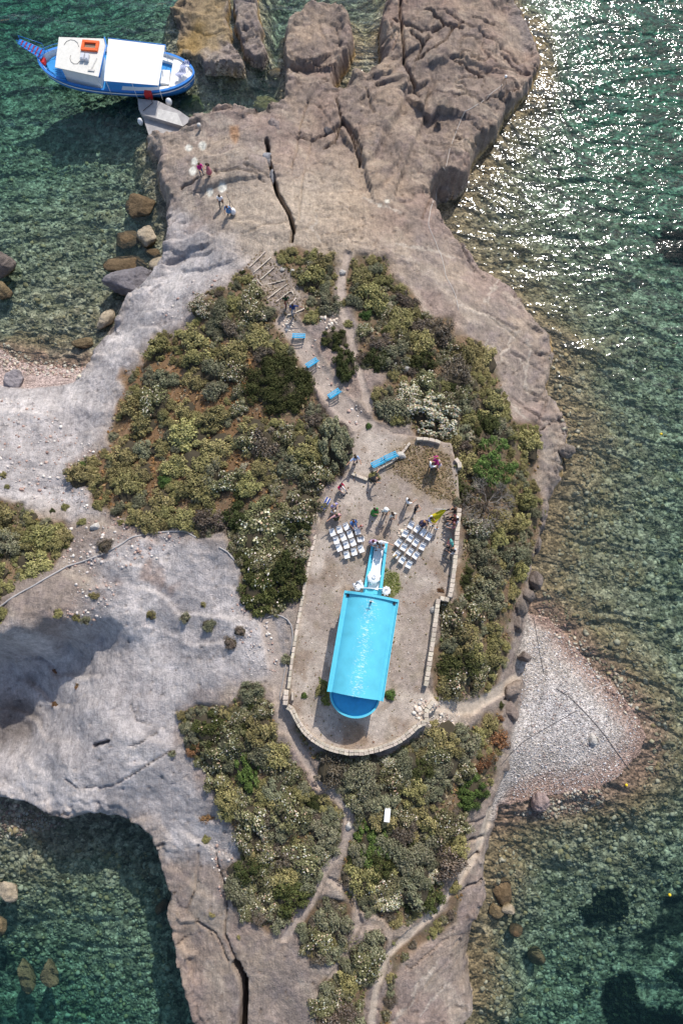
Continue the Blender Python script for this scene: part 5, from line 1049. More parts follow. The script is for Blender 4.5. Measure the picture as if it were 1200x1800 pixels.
MARKS = [(492,680,'the great dark mat'),(598,625,'the twin dark bushes'),(826,1392,'the dense cliff-top bush'),(760,735,'the big blossom bush'),(590,785,'the tall grey bush'),(470,930,'the creeping dark cover'),(463,1035,'the dark spreading bush'),
 (685,712,'the round grey shrub'),(862,815,'the bright green tree'),(850,885,'the half-bare tree'),(655,1475,'the fresh green low bush'),(679,1428,'the white cabinet'),(487,1409,'the lone white chair'),(350,1305,'the rust-red bush'),(443,1217,'the round slope-top shrub'),
 (470,500,'the garden steps'),(755,1150,'the lower right yard wall'),(797,990,'the guests\' wall'),(620,1330,'the curved wall'),(750,1270,'the rubble corner'),(612,1450,'the south path bend'),(300,690,'the rusty trail'),(230,900,'the plateau pipe'),(130,820,'the scrub\'s west tip'),
 (350,930,'the pipe\'s right end'),(680,450,'the east scrub top'),(600,470,'the footpath head'),(850,600,'the brown slab shore'),(945,780,'the east cove rocks'),(940,1020,'the spit top'),(870,1230,'the cross path'),(820,1520,'the south-east path'),(570,1640,'the south path fork'),(600,1780,'the bottom picture edge'),(430,1600,'the south-west cliff seams'),(280,620,'the pale shore slab')]
def where(x, y):
    d, mx_, my_, nm_ = min((math.hypot(x-a, y-b_), a, b_, n_) for a, b_, n_ in MARKS); dx, dy = x-mx_, y-my_
    if d < 22: return 'right beside '+nm_
    dist_ = 'just' if d < 60 else 'well'; s_ = ''
    if abs(dy) > abs(dx)*.4: s_ = 'below' if dy > 0 else 'above'
    if abs(dx) > abs(dy)*.4: s_ += (' and ' if s_ else '')+('right of' if dx > 0 else 'left of')
    return f'{dist_} {s_} {nm_}'
cand.sort(key=lambda c: -c[0]); print('shrubs', len(cand))
sizew = lambda rad: 'big' if rad > 19 else 'mid-sized' if rad > 14.5 else 'small'
vis = [c for c in cand if 0 <= c[1] <= 1200 and 0 <= c[2] <= 1800]
nind = 300-len([a for a in SINGLE if a[2]]); ind = vis[:nind]; rest = [c for c in cand if c not in ind]; srcs = {}
for rad, x, y, kind, zone in ind:
    nm, lb, ct = NOUN[kind]; lb = SHORT[kind]; v_ = 'upper' if y < np.median(allpoly[zone][:, 1]) else 'lower'; h_ = 'left' if x < np.median(allpoly[zone][:, 0]) else 'right'
    o = shrub(x, y, rad*1.2, kind, f'{sizew(rad)} {lb} {where(x, y)}', f'{sizew(rad)} {kind} shrubs, {v_} {h_}, {zone}', hs=r_.uniform(.8, 1.15)); placed.pop()
seen = {}
for o in [o for o in COL.objects if o.get('category') == 'shrub']: seen.setdefault(o['label'], []).append(o)
for k_, os_ in seen.items():
    if len(os_) in (2, 3, 4):
        os_.sort(key=lambda o: -o.location.y)
        for o, w_ in zip(os_, {2: ('upper one', 'lower one'), 3: ('topmost', 'middle one', 'lowest'), 4: ('topmost', 'second down', 'third down', 'lowest')}[len(os_)]): o['label'] = k_+', '+w_
# remaining small shrubs: one object, instanced by geometry nodes on points
def instancer(name, pts, meshes, label, cat):
    me = bpy.data.meshes.new(name); me.from_pydata([p[:3] for p in pts], [], [])
    for an, idx in (('scl', 3), ('rot', 4)):
        a = me.attributes.new(an, 'FLOAT', 'POINT'); a.data.foreach_set('value', [p[idx] for p in pts])
    a = me.attributes.new('pick', 'INT', 'POINT'); a.data.foreach_set('value', [int(p[5]) for p in pts])
    o = link(name, me, kind='stuff', label=label, category=cat); g = bpy.data.node_groups.new(name+'_nodes', 'GeometryNodeTree')
    g.interface.new_socket('Geometry', in_out='INPUT', socket_type='NodeSocketGeometry'); g.interface.new_socket('Geometry', in_out='OUTPUT', socket_type='NodeSocketGeometry')
    N = g.nodes; Lk = g.links.new; gi = N.new('NodeGroupInput'); go = N.new('NodeGroupOutput'); join = N.new('GeometryNodeJoinGeometry')
    def attr(nm_, tp):
        q = N.new('GeometryNodeInputNamedAttribute'); q.data_type = tp; q.inputs[0].default_value = nm_; return q.outputs[0]
    for k, m_ in enumerate(meshes):
        ob = bpy.data.objects.new('source_shrub', m_)                # source data only, not linked anywhere
        oi = N.new('GeometryNodeObjectInfo'); oi.inputs[0].default_value = ob; oi.inputs['As Instance'].default_value = True
        cmp_ = N.new('FunctionNodeCompare'); cmp_.data_type = 'INT'; cmp_.operation = 'EQUAL'; Lk(attr('pick', 'INT'), cmp_.inputs[2]); cmp_.inputs[3].default_value = k
        ip = N.new('GeometryNodeInstanceOnPoints'); Lk(gi.outputs[0], ip.inputs['Points']); Lk(cmp_.outputs[0], ip.inputs['Selection']); Lk(oi.outputs['Geometry'], ip.inputs['Instance'])
        cx = N.new('ShaderNodeCombineXYZ'); Lk(attr('rot', 'FLOAT'), cx.inputs[2]); Lk(cx.outputs[0], ip.inputs['Rotation'])
        Lk(attr('scl', 'FLOAT'), ip.inputs['Scale']); Lk(ip.outputs[0], join.inputs[0])
    Lk(join.outputs[0], go.inputs[0]); md = o.modifiers.new('scatter', 'NODES'); md.node_group = g; return o
allm = []; idxm = {}
for k in PROT:
    for j, m_ in enumerate(PROT[k]): idxm[(k, j)] = len(allm); allm.append(m_)
pts = []
for rad, x, y, kind, zone in rest:
    g = G(x, y); pts.append((g.x, g.y, g.z-.04, rad*1.2/20, r_.uniform(0, 6.28), idxm[(kind, r_.randrange(len(PROT[kind])))]))
if pts: instancer('low_scrub', pts, allm, 'the many small shrubs filling the gaps between the larger ones', 'scrub')
# dry undergrowth between the shrubs, tufts in the yard
def tufts(name, n, seed, polys, palf, smin, smax, label, quads=7, avoid=True):
    r = np.random.default_rng(seed); cs = []; nr = []; cl = []; sz = []; A = [np.array(p, float) for p in polys]; ar = np.array([abs(np.sum(a[:, 0]*np.roll(a[:, 1], 1)-a[:, 1]*np.roll(a[:, 0], 1)))/2 for a in A]); ar /= ar.sum(); m = 0
    while m < n:
        a = A[r.choice(len(A), p=ar)]; k = 400; x = r.uniform(a[:, 0].min(), a[:, 0].max(), k); y = r.uniform(a[:, 1].min(), a[:, 1].max(), k); ok_ = inside(x, y, a)
        if avoid:
            for q, w_ in pathpts: ok_ &= segdist(x, y, q) > w_*.9
        for px, py in zip(x[ok_], y[ok_]):
            g = G(px, py); s_ = smin*(smax/smin)**(r.random()**1.6); c = np.array(palf(px, py, r)); d = r.normal(size=(quads, 3)); d[:, 2] = np.abs(d[:, 2]); d /= np.linalg.norm(d, axis=1)[:, None]
            cs.append(np.array(g)+d*s_*.8*r.uniform(.3, 1, (quads, 1))); nr.append(d); cl.append(c*r.uniform(.7, 1.3, (quads, 1))); sz.append(np.full(quads, s_*.75)); m += 1
            if m >= n: break
    V, F, cc_ = leafcloud(np.vstack(cs), np.vstack(nr), np.hstack(sz), np.vstack(cl), r, 1.8, .5); me = npmesh(name, V, F, leafm, cc_); return link(name, me, kind='stuff', label=label, category='grass')
def pal1(px, py, r):
    t = r.random()
    if 170 < px < 480 and 600 < py < 910 and t < .72: return (.25, .125, .055) if t < .5 else (.30, .19, .10)
    return [(.17, .12, .06), (.13, .125, .05), (.22, .17, .10), (.10, .11, .04), (.26, .21, .14), (.19, .11, .05)][int(t*6)]
tufts('undergrowth', 19000, 5, list(SCRUB.values()), pal1, .06, .28, 'dry rusty and olive undergrowth covering the soil between the shrubs')
tufts('dry_grass', 2600, 6, [[(690,790),(735,778),(790,800),(802,880),(760,875),(720,850),(690,830)], GARDEN], lambda px, py, r: [(.25, .18, .09), (.2, .17, .07), (.3, .23, .13)][r.integers(3)], .04, .14, 'straw-coloured grass in the upper right of the yard and on the steps', 6, False)
tufts('yard_weeds', 900, 7, [TERR], lambda px, py, r: [(.15, .14, .05), (.2, .17, .08), (.22, .13, .07)][r.integers(3)], .03, .12, 'scattered weeds in the dusty church yard', 6, False)
tufts('green_grass', 700, 8, [[(676,1000),(698,1006),(706,1035),(692,1050),(672,1047)],[(560,1190),(576,1200),(580,1240),(566,1240)]], lambda px, py, r: [(.14, .17, .04), (.19, .2, .06)][r.integers(2)], .05, .13, 'patch of fresh grass at the right foot of the aisle', 6, False)
tufts('seagrass', 2600, 9, GRASS, lambda px, py, r: [(.012, .018, .012), (.02, .024, .014), (.008, .012, .012)][r.integers(3)], .15, .5, 'dark meadows of seagrass on the sea floor', 6, False)
# ------------------------------------------------------------ the boat
hullb = mat('hull_blue', (.03, .20, .58), rough=.35, spec=.5, nscale=2, namt=.1); deckb = mat('deck_blue', (.035, .27, .62), rough=.5, nscale=3, namt=.08); orange = mat('orange_float', (.75, .13, .03), rough=.5); boatw = mat('boat_white', (.80, .79, .77), rough=.45, nscale=2, namt=.05)
cabw = mat('cabin_roof_white', (.66, .64, .58), rough=.6, nscale=2.5, namt=.1)
bowp = P(70, 104, 1.5); stp = P(342, 126, 1.5); BLn = (stp-bowp).length; ax = (stp-bowp).normalized(); byaw = math.atan2(ax.y, ax.x); bc = (bowp+stp)/2; bc.z = 0; bc.y -= .3
boat = thing('tour_boat', 'blue and white wooden excursion boat with white awnings moored at the rocks', 'boat', bc, byaw)
HB = 2.95; Lh = BLn/2
def hw(t): return HB*max(0.0, (1-abs(t)**3.2))**.62 if t > 0 else HB*max(0.0, (1-abs(t)**3.0))**.62
def sheer(t): return 1.35+.55*max(0, -t)**2+.3*max(0, t)**2
def hullring(f, zf, n=40):
    L_ = [(-Lh*f*math.cos(math.pi*i/n)) for i in range(n+1)]; top = [(x, hw(x/(Lh*f))*f if f else 0, zf(x/Lh)) for x in L_]
    return top
def loop(inset, z, n=36):
    o = []
    for i in range(n+1):
        t = -math.cos(math.pi*i/n); x = t*(Lh-inset); o.append((x, max(0, hw(t)-inset*(1 if abs(t) < .98 else 0)), z(t)))
    return o+[(x, -y, z_) for x, y, z_ in o[-2:0:-1]]
def strip(b, A, B_, mi=0):
    a = [b.verts.new(p) for p in A]; c = [b.verts.new(p) for p in B_]; n = len(a)
    for i in range(n): f = b.faces.new((a[i], a[(i+1) % n], c[(i+1) % n], c[i])); f.material_index = mi; f.smooth = True
    return a, c
b = NB(); sh = sheer
def wl(k, z):
    o = []
    for i in range(37):
        t = -math.cos(math.pi*i/36); o.append((t*Lh*(1-.05*k), hw(t)*(1-.2*k), z))
    return o+[(x, -y, z_) for x, y, z_ in o[-2:0:-1]]
strip(b, loop(0, lambda t: sh(t)), wl(.4, .55)); strip(b, wl(.4, .55), wl(1, 0)); bt = strip(b, wl(1, 0), wl(2.6, -.9)); b.faces.new(bt[1]); done('hull', b, hullb, boat)
b = NB(); strip(b, loop(-.015, lambda t: sh(t)-.28), loop(-.02, lambda t: sh(t)-.42)); done('stripe', b, boatw, boat)
b = NB(); strip(b, loop(-.05, lambda t: sh(t)+.02), loop(.17, lambda t: sh(t)+.02)); strip(b, loop(-.05, lambda t: sh(t)+.02), loop(-.05, lambda t: sh(t)-.1)); done('rub_rail', b, hullb, boat)
b = NB(); strip(b, loop(.17, lambda t: sh(t)+.02), loop(.34, lambda t: .9)); done('bulwark', b, boatw, boat)
b = NB(); lp = loop(.3, lambda t: .82); b.faces.new([b.verts.new(p) for p in lp]); done('deck', b, deckb, boat)
def bp3(px, py, z):
    q = P(px, py, z)-bc; return (q.x*math.cos(-byaw)-q.y*math.sin(-byaw), q.x*math.sin(-byaw)+q.y*math.cos(-byaw))
def bprism(name, pxs, z0, z1, m, parent=boat, bev=0):
    b = NB(); add_prism(b, [bp3(a, c, z1) for a, c in pxs], z0, z1); return done(name, b, m, parent, bev=bev)
bprism('cabin_wall', [(112,75),(176,80),(168,128),(106,115)], .8, 3.1, boatw)
cr_ = bprism('cabin_roof', [(104,65),(184,68),(187,80),(174,135),(97,118)], 3.1, 3.2, cabw)
b = NB(); pts_ = [bp3(a, c, 3.2)+(3.22,) for a, c in [(184,66),(187,80),(175,136)]]; add_tube(b, pts_, .09, 6); done('roof_trim', b, hullb, cr_)
aw = bprism('awning', [(191,68),(290,80),(279,150),(183,142)], 3.15, 3.2, boatw)
b = NB(); add_tube(b, [bp3(a, c, 3.15)+(3.14,) for a, c in [(190,67),(291,79),(292,88)]], .06, 6); done('awning_frame', b, hullb, aw)
for (a, c) in ((193,72),(288,83),(277,147),(185,139),(240,76),(232,146)):
    x, y = bp3(a, c, 3.1); b = NB(); add_tube(b, [(x, y, .8), (x, y, 3.15)], .035, 6); done('awning_post', b, boatw, boat)
bprism('box', [(284,122),(299,123),(297,148),(281,146)], .8, 1.35, boatw, bev=.03)
# stern bench, side benches
b = NB(); n = 12; pin = [(Lh*.70, -hw(.7)*.80), (Lh*.70, hw(.7)*.80)]; po = [(Lh*(.70+.27*math.sin(math.pi*i/n)), hw(.74)*.82*math.cos(math.pi*i/n)) for i in range(n+1)]
add_prism(b, po, .8, 1.42); done('stern_bench', b, boatw, boat)
for s_ in (-1, 1):
    b = NB(); add_prism(b, ([(Lh*t, s_*(hw(t)-.35)) for t in np.linspace(.1, .7, 10)]+[(Lh*t, s_*(hw(t)-.85)) for t in np.linspace(.7, .1, 10)])[::s_], .8, 1.2); done('side_bench', b, boatw, boat)
b = NB(); add_prism(b, [(-Lh*.92, 0), (-Lh*.86, -.9), (-Lh*.70, -1.7), (-Lh*.62, -1.7), (-Lh*.62, 1.7), (-Lh*.70, 1.7), (-Lh*.86, .9)], .8, 1.25); done('foredeck', b, deckb, boat)
b = NB(); add_lathe(b, [(.26, 0), (.26, .03)], 14, (-Lh*.80, .9, 1.26)); done('hatch', b, hullb, boat)
b = NB(); x, y = bp3(76, 108, 1.5); add_box(b, (x, y, 1.5), (.55, .6, .5)); done('red_box', b, red_, boat)
x, y = bp3(260, 165, 1.5); b = NB(); add_box(b, (x, y+.05, 1.25), (.75, .5, .9)); done('red_pad', b, red_, boat)
# boarding gangway at the bow
g0 = bp3(76, 96, 1.9); g1 = bp3(34, 73, 2.9); gd = Vector((g1[0]-g0[0], g1[1]-g0[1], 1.0)); gw = Vector((-gd.y, gd.x, 0)).normalized()
gang = []
for s_, e in ((-1, .6), (1, .6)):
    b = NB(); o0 = Vector((*g0, 1.9))+gw*s_*.62; o1 = Vector((*g1, 2.9))+gw*s_*.3; add_tube(b, [o0, o1], .06, 6); gr_ = done('gangway_rail', b, hullb, boat)
    b = NB(); add_tube(b, [o0+Vector((0, 0, .9)), o1+Vector((0, 0, .5))], .03, 5); add_tube(b, [o0, o0+Vector((0, 0, .9))], .03, 5); add_tube(b, [o1, o1+Vector((0, 0, .5))], .03, 5); done('handrail', b, hullb, boat)
for k in range(13):
    t = (k+.5)/13; c_ = Vector((*g0, 1.9))+gd*t; w_ = .62+(.3-.62)*t; b = NB(); add_box(b, c_+Vector((0, 0, .02)), (.13 if k % 2 else .36, w_*2, .04), math.atan2(gd.y, gd.x)); done('gangway_plank', b, red_ if k % 2 else hullb, boat)
b = NB()
for k in range(7): x, y = bp3(101+k*2.2, 124+k*3.4, 2.6-.2*k); add_box(b, (x, y, 2.7-.26*k), (.9, .16, .05), math.radians(-10))
lad = done('ladder', b, deckb, boat, kind='stuff')
# bow pulpit
b = NB(); lpb = loop(.1, lambda t: sh(t)+.55); nn = len(lpb); add_tube(b, [lpb[i] for i in list(range(nn-9, nn))+list(range(0, 10))], .03, 5); done('bow_rail', b, hullb, boat)
for i in (2, 5, 8, nn-8, nn-5, nn-2): b = NB(); p_ = lpb[i]; add_tube(b, [(p_[0], p_[1], p_[2]-.6), p_], .025, 5); done('rail_post', b, hullb, boat)
# flag with blue and white stripes at the stern
fx, fy = bp3(331, 114, 1.9); b = NB(); add_tube(b, [(fx, fy, 1.3), (fx+.1, fy, 2.6)], .03, 6); fp = done('flag_pole', b, boatw, boat)
fblue = mat('flag_blue', (.02, .06, .30), rough=.7); fwh = mat('flag_white', (.8, .8, .82), rough=.7); b = NB(); e = bp3(313, 133, 2.2); dv = Vector((e[0]-fx, e[1]-fy, 0)); ln = dv.length; dv.normalize(); pv = Vector((-dv.y, dv.x, 0)); nrow = 9; g_ = []
for j in range(nrow+1): g_.append([b.verts.new(Vector((fx, fy, 2.45-.03*i))+dv*(ln*i/16)+pv*(.75*(j/nrow-.5)+.12*math.sin(i*.8))+Vector((0, 0, .08*math.sin(i*.9+j*.3)))) for i in range(17)])
for j in range(nrow):
    for i in range(16):
        f = b.faces.new((g_[j][i], g_[j][i+1], g_[j+1][i+1], g_[j+1][i])); f.smooth = True; mi = 0 if j % 2 == 0 else 1
        if i < 6 and j > 3: mi = 1 if (i in (2, 3) or j == 6) else 0
        f.material_index = mi
done('flag', b, [fblue, fwh], boat)
# things lying on the boat
def onboat(px, py, z): return P(px, py, z)
q = onboat(159, 81, 3.3); b = NB(); rz_ = byaw-math.radians(0)
for c_, s_ in (((0, .5, .12), (1.9, .3, .24)), ((0, -.5, .12), (1.9, .3, .24)), ((-.8, 0, .12), (.3, .75, .24)), ((.8, 0, .12), (.3, .75, .24))): add_box(b, c_, s_)
lf = done('life_float', b, orange, None, Vector((q.x, q.y, 3.21)), rz_, label='orange rectangular life float on the cabin roof of the boat', category='life float')
b = NB(); [add_box(b, (0, -.25+.16*k, .05), (1.3, .07, .03)) for k in range(4)]; done('grating', b, wood, lf, kind='stuff')
for k, (a, c) in enumerate(((145,99),(153,100))):
    q = onboat(a, c, 3.5); b = NB(); add_box(b, (0, 0, .2), (.42, .8, .4)); add_box(b, (0, 0, .42), (.3, .6, .05)); done('storage_box', b, plastg, None, Vector((q.x, q.y, 3.21)), rz_, bev=.02, label=('left' if k == 0 else 'right')+' of two pale grey boxes beside the orange life float', category='box')
cable('hose', 'thin dark hose lying in a curve on the cabin roof of the boat', [(113,79),(118,72),(127,69),(136,73),(139,82)], .02, roped, 3.22)
cable('hose', 'small loop of dark hose on the lower part of the cabin roof', [(125,97),(123,105),(128,112),(136,113),(141,107)], .02, roped, 3.22)
cable('rope', 'mooring rope from boat rail to the concrete jetty', [(262,172),(270,180),(252,195)], .04, roped, 1.2)
q = onboat(165, 112, 3.3); b = NB(); add_box(b, (0, 0, .03), (.12, 1.7, .06), -.25); add_box(b, (-.15, -.85, .05), (.75, .2, .1)); done('broom', b, concl, None, Vector((q.x, q.y, 3.21)), rz_, label='pole with a dark crosspiece lying on the cabin roof', category='tool')
# ------------------------------------------------------------ people
SKIN = (.42, .24, .16)
mcache = {}
def cm(c, nm='clothing'):
    if c not in mcache: mcache[c] = mat(nm, c, rough=.85)
    return mcache[c]
def body_mesh(pose):
    R = math.radians
    J = {'pel': (0, 0, .95), 'spi': (0, .0, 1.15), 'che': (0, 0, 1.36), 'nec': (0, .0, 1.50), 'hea': (0, .02, 1.60), 'top': (0, .01, 1.72)}
    rad = {'pel': .155, 'spi': .135, 'che': .16, 'nec': .06, 'hea': .095, 'top': .075}
    E = [('pel', 'spi'), ('spi', 'che'), ('che', 'nec'), ('nec', 'hea'), ('hea', 'top')]
    lean = pose.get('lean', 0)
    for s_, k in ((-1, 'l'), (1, 'r')):
        sh_ = Vector((s_*.19, 0, 1.43)); am = pose.get('arm'+k, 'down')
        d1_, d2_ = {'down': ((s_*.15, .02, -1), (s_*.05, .15, -1)), 'fwd': ((s_*.1, .75, -.65), (-s_*.25, .95, .15)), 'up': ((s_*.5, .4, .6), (s_*.1, .3, .9)), 'side': ((s_*.95, .1, -.3), (s_*.9, .3, 0)), 'bent': ((s_*.35, .2, -.9), (-s_*.6, .7, .25)), 'lap': ((s_*.15, .45, -.9), (-s_*.2, .9, -.3))}[am]
        el = sh_+Vector(d1_).normalized()*.29; wr = el+Vector(d2_).normalized()*.25; ha = wr+Vector(d2_).normalized()*.12; fi = ha+Vector(d2_).normalized()*.06
        for n_, p, q_ in (('sh', sh_, .07), ('el', el, .046), ('wr', wr, .033), ('ha', ha, .042), ('fi', fi, .022)): J[n_+k] = tuple(p); rad[n_+k] = q_
        th = wr+Vector(d2_).normalized()*.05+Vector((-s_*.045, .04, 0)); J['th'+k] = tuple(th); rad['th'+k] = .016
        E += [('che', 'sh'+k), ('sh'+k, 'el'+k), ('el'+k, 'wr'+k), ('wr'+k, 'ha'+k), ('ha'+k, 'fi'+k), ('wr'+k, 'th'+k)]
        lg = pose.get('leg', 'stand'); hp = Vector((s_*.1, 0, .88))
        if lg == 'sit': kn = hp+Vector((s_*.04, .42, .02)); an = kn+Vector((0, .06, -.42))
        elif lg == 'walk': f_ = s_*.22; kn = Vector((s_*.1, f_*.6+.06, .50)); an = Vector((s_*.1, f_-.02, .09 if s_ > 0 else .13))
        else: kn = Vector((s_*.115, .02, .49)); an = Vector((s_*.13, -.01, .08))
        ft = an+Vector((s_*.02, .17, -.04)); fz = .035
        for n_, p, q_ in (('hp', hp, .10), ('kn', kn, .062), ('an', an, .042), ('ft', ft, fz)): J[n_+k] = tuple(p); rad[n_+k] = q_
        E += [('pel', 'hp'+k), ('hp'+k, 'kn'+k), ('kn'+k, 'an'+k), ('an'+k, 'ft'+k)]
    if lean:
        rt = Matrix.Rotation(-lean, 4, 'X')
        for k in J:
            if k[:2] in ('sp', 'ch', 'ne', 'he', 'to', 'sh', 'el', 'wr', 'ha', 'fi', 'th'):
                p = Vector(J[k])-Vector((0, 0, .95)); J[k] = tuple(rt @ p+Vector((0, 0, .95)))
    if pose.get('leg') == 'sit':
        for k in J: J[k] = (J[k][0], J[k][1], J[k][2]-.44)
    nm = list(J); me = bpy.data.meshes.new('skel'); me.from_pydata([J[k] for k in nm], [(nm.index(a), nm.index(c)) for a, c in E], [])
    o = bpy.data.objects.new('skel', me); COL.objects.link(o); md = o.modifiers.new('s', 'SKIN'); md.use_smooth_shade = True; o.modifiers.new('u', 'SUBSURF').levels = 1
    for i, k in enumerate(nm):
        sv_ = me.skin_vertices[0].data[i]; sv_.radius = (rad[k]*(1.25 if k in ('pel', 'spi', 'che') else 1), rad[k]*(.8 if k in ('pel', 'spi', 'che') else 1)); sv_.use_root = (k == 'pel')
    dg = bpy.context.evaluated_depsgraph_get(); m2 = bpy.data.meshes.new_from_object(o.evaluated_get(dg)); bpy.data.objects.remove(o); bpy.data.meshes.remove(me)
    # face tags by nearest bone
    tags = []
    B_ = [(Vector(J[a]), Vector(J[c]), a[:2], c[:2]) for a, c in E]
    for p in m2.polygons:
        c = p.center; best = 9; tg = ''
        for a, e_, n1_, n2__ in B_:
            ab = e_-a; t = max(0, min(1, (c-a).dot(ab)/ab.dot(ab))); d = (c-a-ab*t).length
            if d < best: best = d; tg = n1_+n2__
        tags.append(tg)
    return m2, tags, J
bcache = {}
def person(px, py, head, label, top, bottom, hair=(.03, .02, .015), pose=None, dress=None, hat=None, sc=1.0, z=None, skirt_len=.5, group=None, sleeve=True, longhair=False, zfeet=None, rot=None):
    pose = pose or {}; key = tuple(sorted(pose.items()))
    if key not in bcache: bcache[key] = body_mesh(pose)
    me0, tags, J = bcache[key]; me = me0.copy(); me.name = 'body'; g = G(px, py)
    if z is not None: q = P(px, py, z); g = Vector((q.x, q.y, z))
    t = thing('person', label, 'person', g, math.radians(head-90), group); t.scale = (sc*1.22, sc*1.3, sc*1.03)
    me.materials.clear()
    for c in (SKIN, top, bottom, (.05, .04, .035)): me.materials.append(cm(c, 'skin' if c == SKIN else 'clothing'))
    mi = []
    for tg in tags:
        if tg[2:] in ('he', 'to') or tg in ('chne', 'nehe'): mi.append(1 if tg == 'chne' else 0)
        elif tg[2:] in ('wr', 'ha', 'fi', 'th'): mi.append(0)
        elif tg[2:] == 'el': mi.append(1 if sleeve else 0)
        elif tg[2:] in ('sp', 'ch', 'sh'): mi.append(1)
        elif tg == 'pelhp' or tg[2:] in ('hp',): mi.append(2)
        elif tg[2:] == 'kn': mi.append(2 if not dress else 0)
        elif tg[2:] == 'an': mi.append(2 if not dress else 0)
        elif tg[2:] == 'ft': mi.append(3)
        else: mi.append(1)
    me.polygons.foreach_set('material_index', mi); me.update(); link('body', me, t)
    hd = Vector(J['hea'])*.5+Vector(J['top'])*.5; up_ = (Vector(J['top'])-Vector(J['nec'])).normalized(); b = NB(); V, F = ICO[2]; q_ = up_.to_track_quat('Z', 'Y')
    vs = [b.verts.new(q_ @ Vector((v_[0]*.105, v_[1]*.115-.02, v_[2]*.11+.03))+hd) for v_ in V]
    for f in F:
        if sum(V[i][2]*.8-V[i][1] for i in f) > -.6: 
            try: ff = b.faces.new([vs[i] for i in f]); ff.smooth = True
            except Exception: pass
    if longhair: add_tube(b, [hd+Vector((0, -.08, .0)), hd+Vector((0, -.13, -.15)), hd+Vector((0, -.12, -.32))], [.09, .085, .04], 7)
    bmesh.ops.delete(b, geom=[v_ for v_ in b.verts if not v_.link_faces], context='VERTS'); done('hair', b, cm(hair, 'hair'), t)
    if dress:
        b = NB(); fz_ = Vector(J['pel']).z; l_ = skirt_len
        if pose.get('leg') == 'sit': add_box(b, (0, .22, fz_), (.42, .56, .16)); bmesh.ops.bevel(b, geom=b.edges[:], offset=.05, segments=2, affect='EDGES')
        else: add_lathe(b, [(.15, fz_+.2), (.17, fz_+.02), (.21, fz_-.2), (.21+.16*l_, fz_-l_)], 16, sy=.85)
        done('skirt', b, cm(dress), t)
    if hat:
        b = NB(); add_lathe(b, [(.17, -.01), (.18, .01), (.11, .03), (.10, .12), (.02, .14)], 16, tuple(hd+Vector((0, 0, .07)))); done('hat', b, cm(hat), t)
    return t
WH = (.78, .78, .80); BK = (.02, .02, .022); NV = (.02, .04, .14); MG = (.50, .02, .22); PKc = (.62, .33, .33); JN = (.06, .1, .2); BG = (.5, .42, .33); GN = (.03, .22, .04)
BRH = (.09, .04, .02)
person(355, 307, -60, 'person in a magenta top holding something forward, on the rock by the white patch', MG, (.10, .12, .2), pose={'arml': 'fwd', 'armr': 'fwd'}, hair=BRH)
person(369, 308, 200, 'long-haired person in a pink patterned dress facing the one in magenta', (.45, .15, .18), (.45, .15, .18), dress=(.48, .16, .2), longhair=True, pose={'arml': 'bent', 'armr': 'bent'})
person(390, 362, -95, 'person in a white shirt and dark trousers walking on the bare rock', WH, (.05, .05, .06), pose={'leg': 'walk'})
person(404, 377, -100, 'person in a blue dress leaning beside a tripod bag on the bare rock', (.08, .2, .42), (.08, .2, .42), dress=(.09, .22, .45), pose={'lean': .25, 'armr': 'fwd'}, hair=BRH, skirt_len=.4)
b = NB(); add_lathe(b, [(.05, 0), (.22, .08), (.27, .4), (.2, .75), (.06, .82)], 12); done('bag', b, cloth, None, G(411, 376), label='large white bag beside the person in the blue dress', category='bag')
q = G(407, 366); b = NB(); [add_tube(b, [(.3*math.cos(k*2.1), .3*math.sin(k*2.1), 0), (0, 0, 1.25)], .025, 5) for k in range(3)]; add_tube(b, [(0, 0, 1.2), (-.3, .5, 1.6)], .03, 5); done('tripod', b, iron, None, q, label='dark tripod standing behind the blue-dressed person on the rock', category='tripod')
person(504, 536, -80, 'walker in a dark green top and reddish trousers on the garden steps', (.015, .05, .02), (.2, .04, .03), pose={'leg': 'walk'})
person(516, 551, -85, 'walker in a navy waistcoat over white sleeves, below the one in green', NV, (.3, .3, .33), pose={'leg': 'walk', 'arml': 'side'})
b = NB()
person(624, 812, -60, 'guest in a blue and white print top near the tall grey bush', (.35, .45, .65), (.5, .3, .28), pose={'arml': 'fwd', 'armr': 'side'}, longhair=True)
person(614, 803, -60, 'guest in dark clothes half hidden behind the tall grey bush', BK, BK, sc=.9)
person(652, 846, -15, 'man in black bending over the olive shrub below the joined benches', BK, BK, pose={'lean': .6, 'armr': 'fwd', 'arml': 'side', 'leg': 'walk'})
person(598, 858, -50, 'person in a crimson top crouching near the tall grey bush', (.6, .02, .1), (.6, .6, .6), pose={'leg': 'sit', 'arml': 'lap', 'armr': 'lap'}, z=TZ)
person(765, 814, 190, 'woman in a magenta dress stretching one arm out, in the group of three', MG, MG, dress=MG, pose={'arml': 'side', 'armr': 'fwd'}, hair=(.25, .12, .05))
person(769, 821, 200, 'person in a pale pink top at the right of the group of three', (.65, .5, .55), (.5, .5, .55), pose={'armr': 'up', 'arml': 'fwd'}, hair=(.3, .2, .12))
person(755, 824, 30, 'person in a white shirt and dark trousers at the left of the group of three', WH, (.04, .05, .08), pose={'arml': 'bent', 'armr': 'fwd'})
person(714, 886, 20, 'man in a white shirt and khaki trousers reaching out, behind the right chair block', WH, (.16, .15, .10), pose={'armr': 'fwd'})
person(728, 898, -20, 'person all in black beside the man in the white shirt', BK, BK, pose={'arml': 'bent', 'armr': 'bent'})
person(658, 902, -50, 'woman in a wide green dress with big dark hair', GN, GN, dress=GN, pose={'armr': 'bent', 'arml': 'down'}, skirt_len=.7, longhair=True)
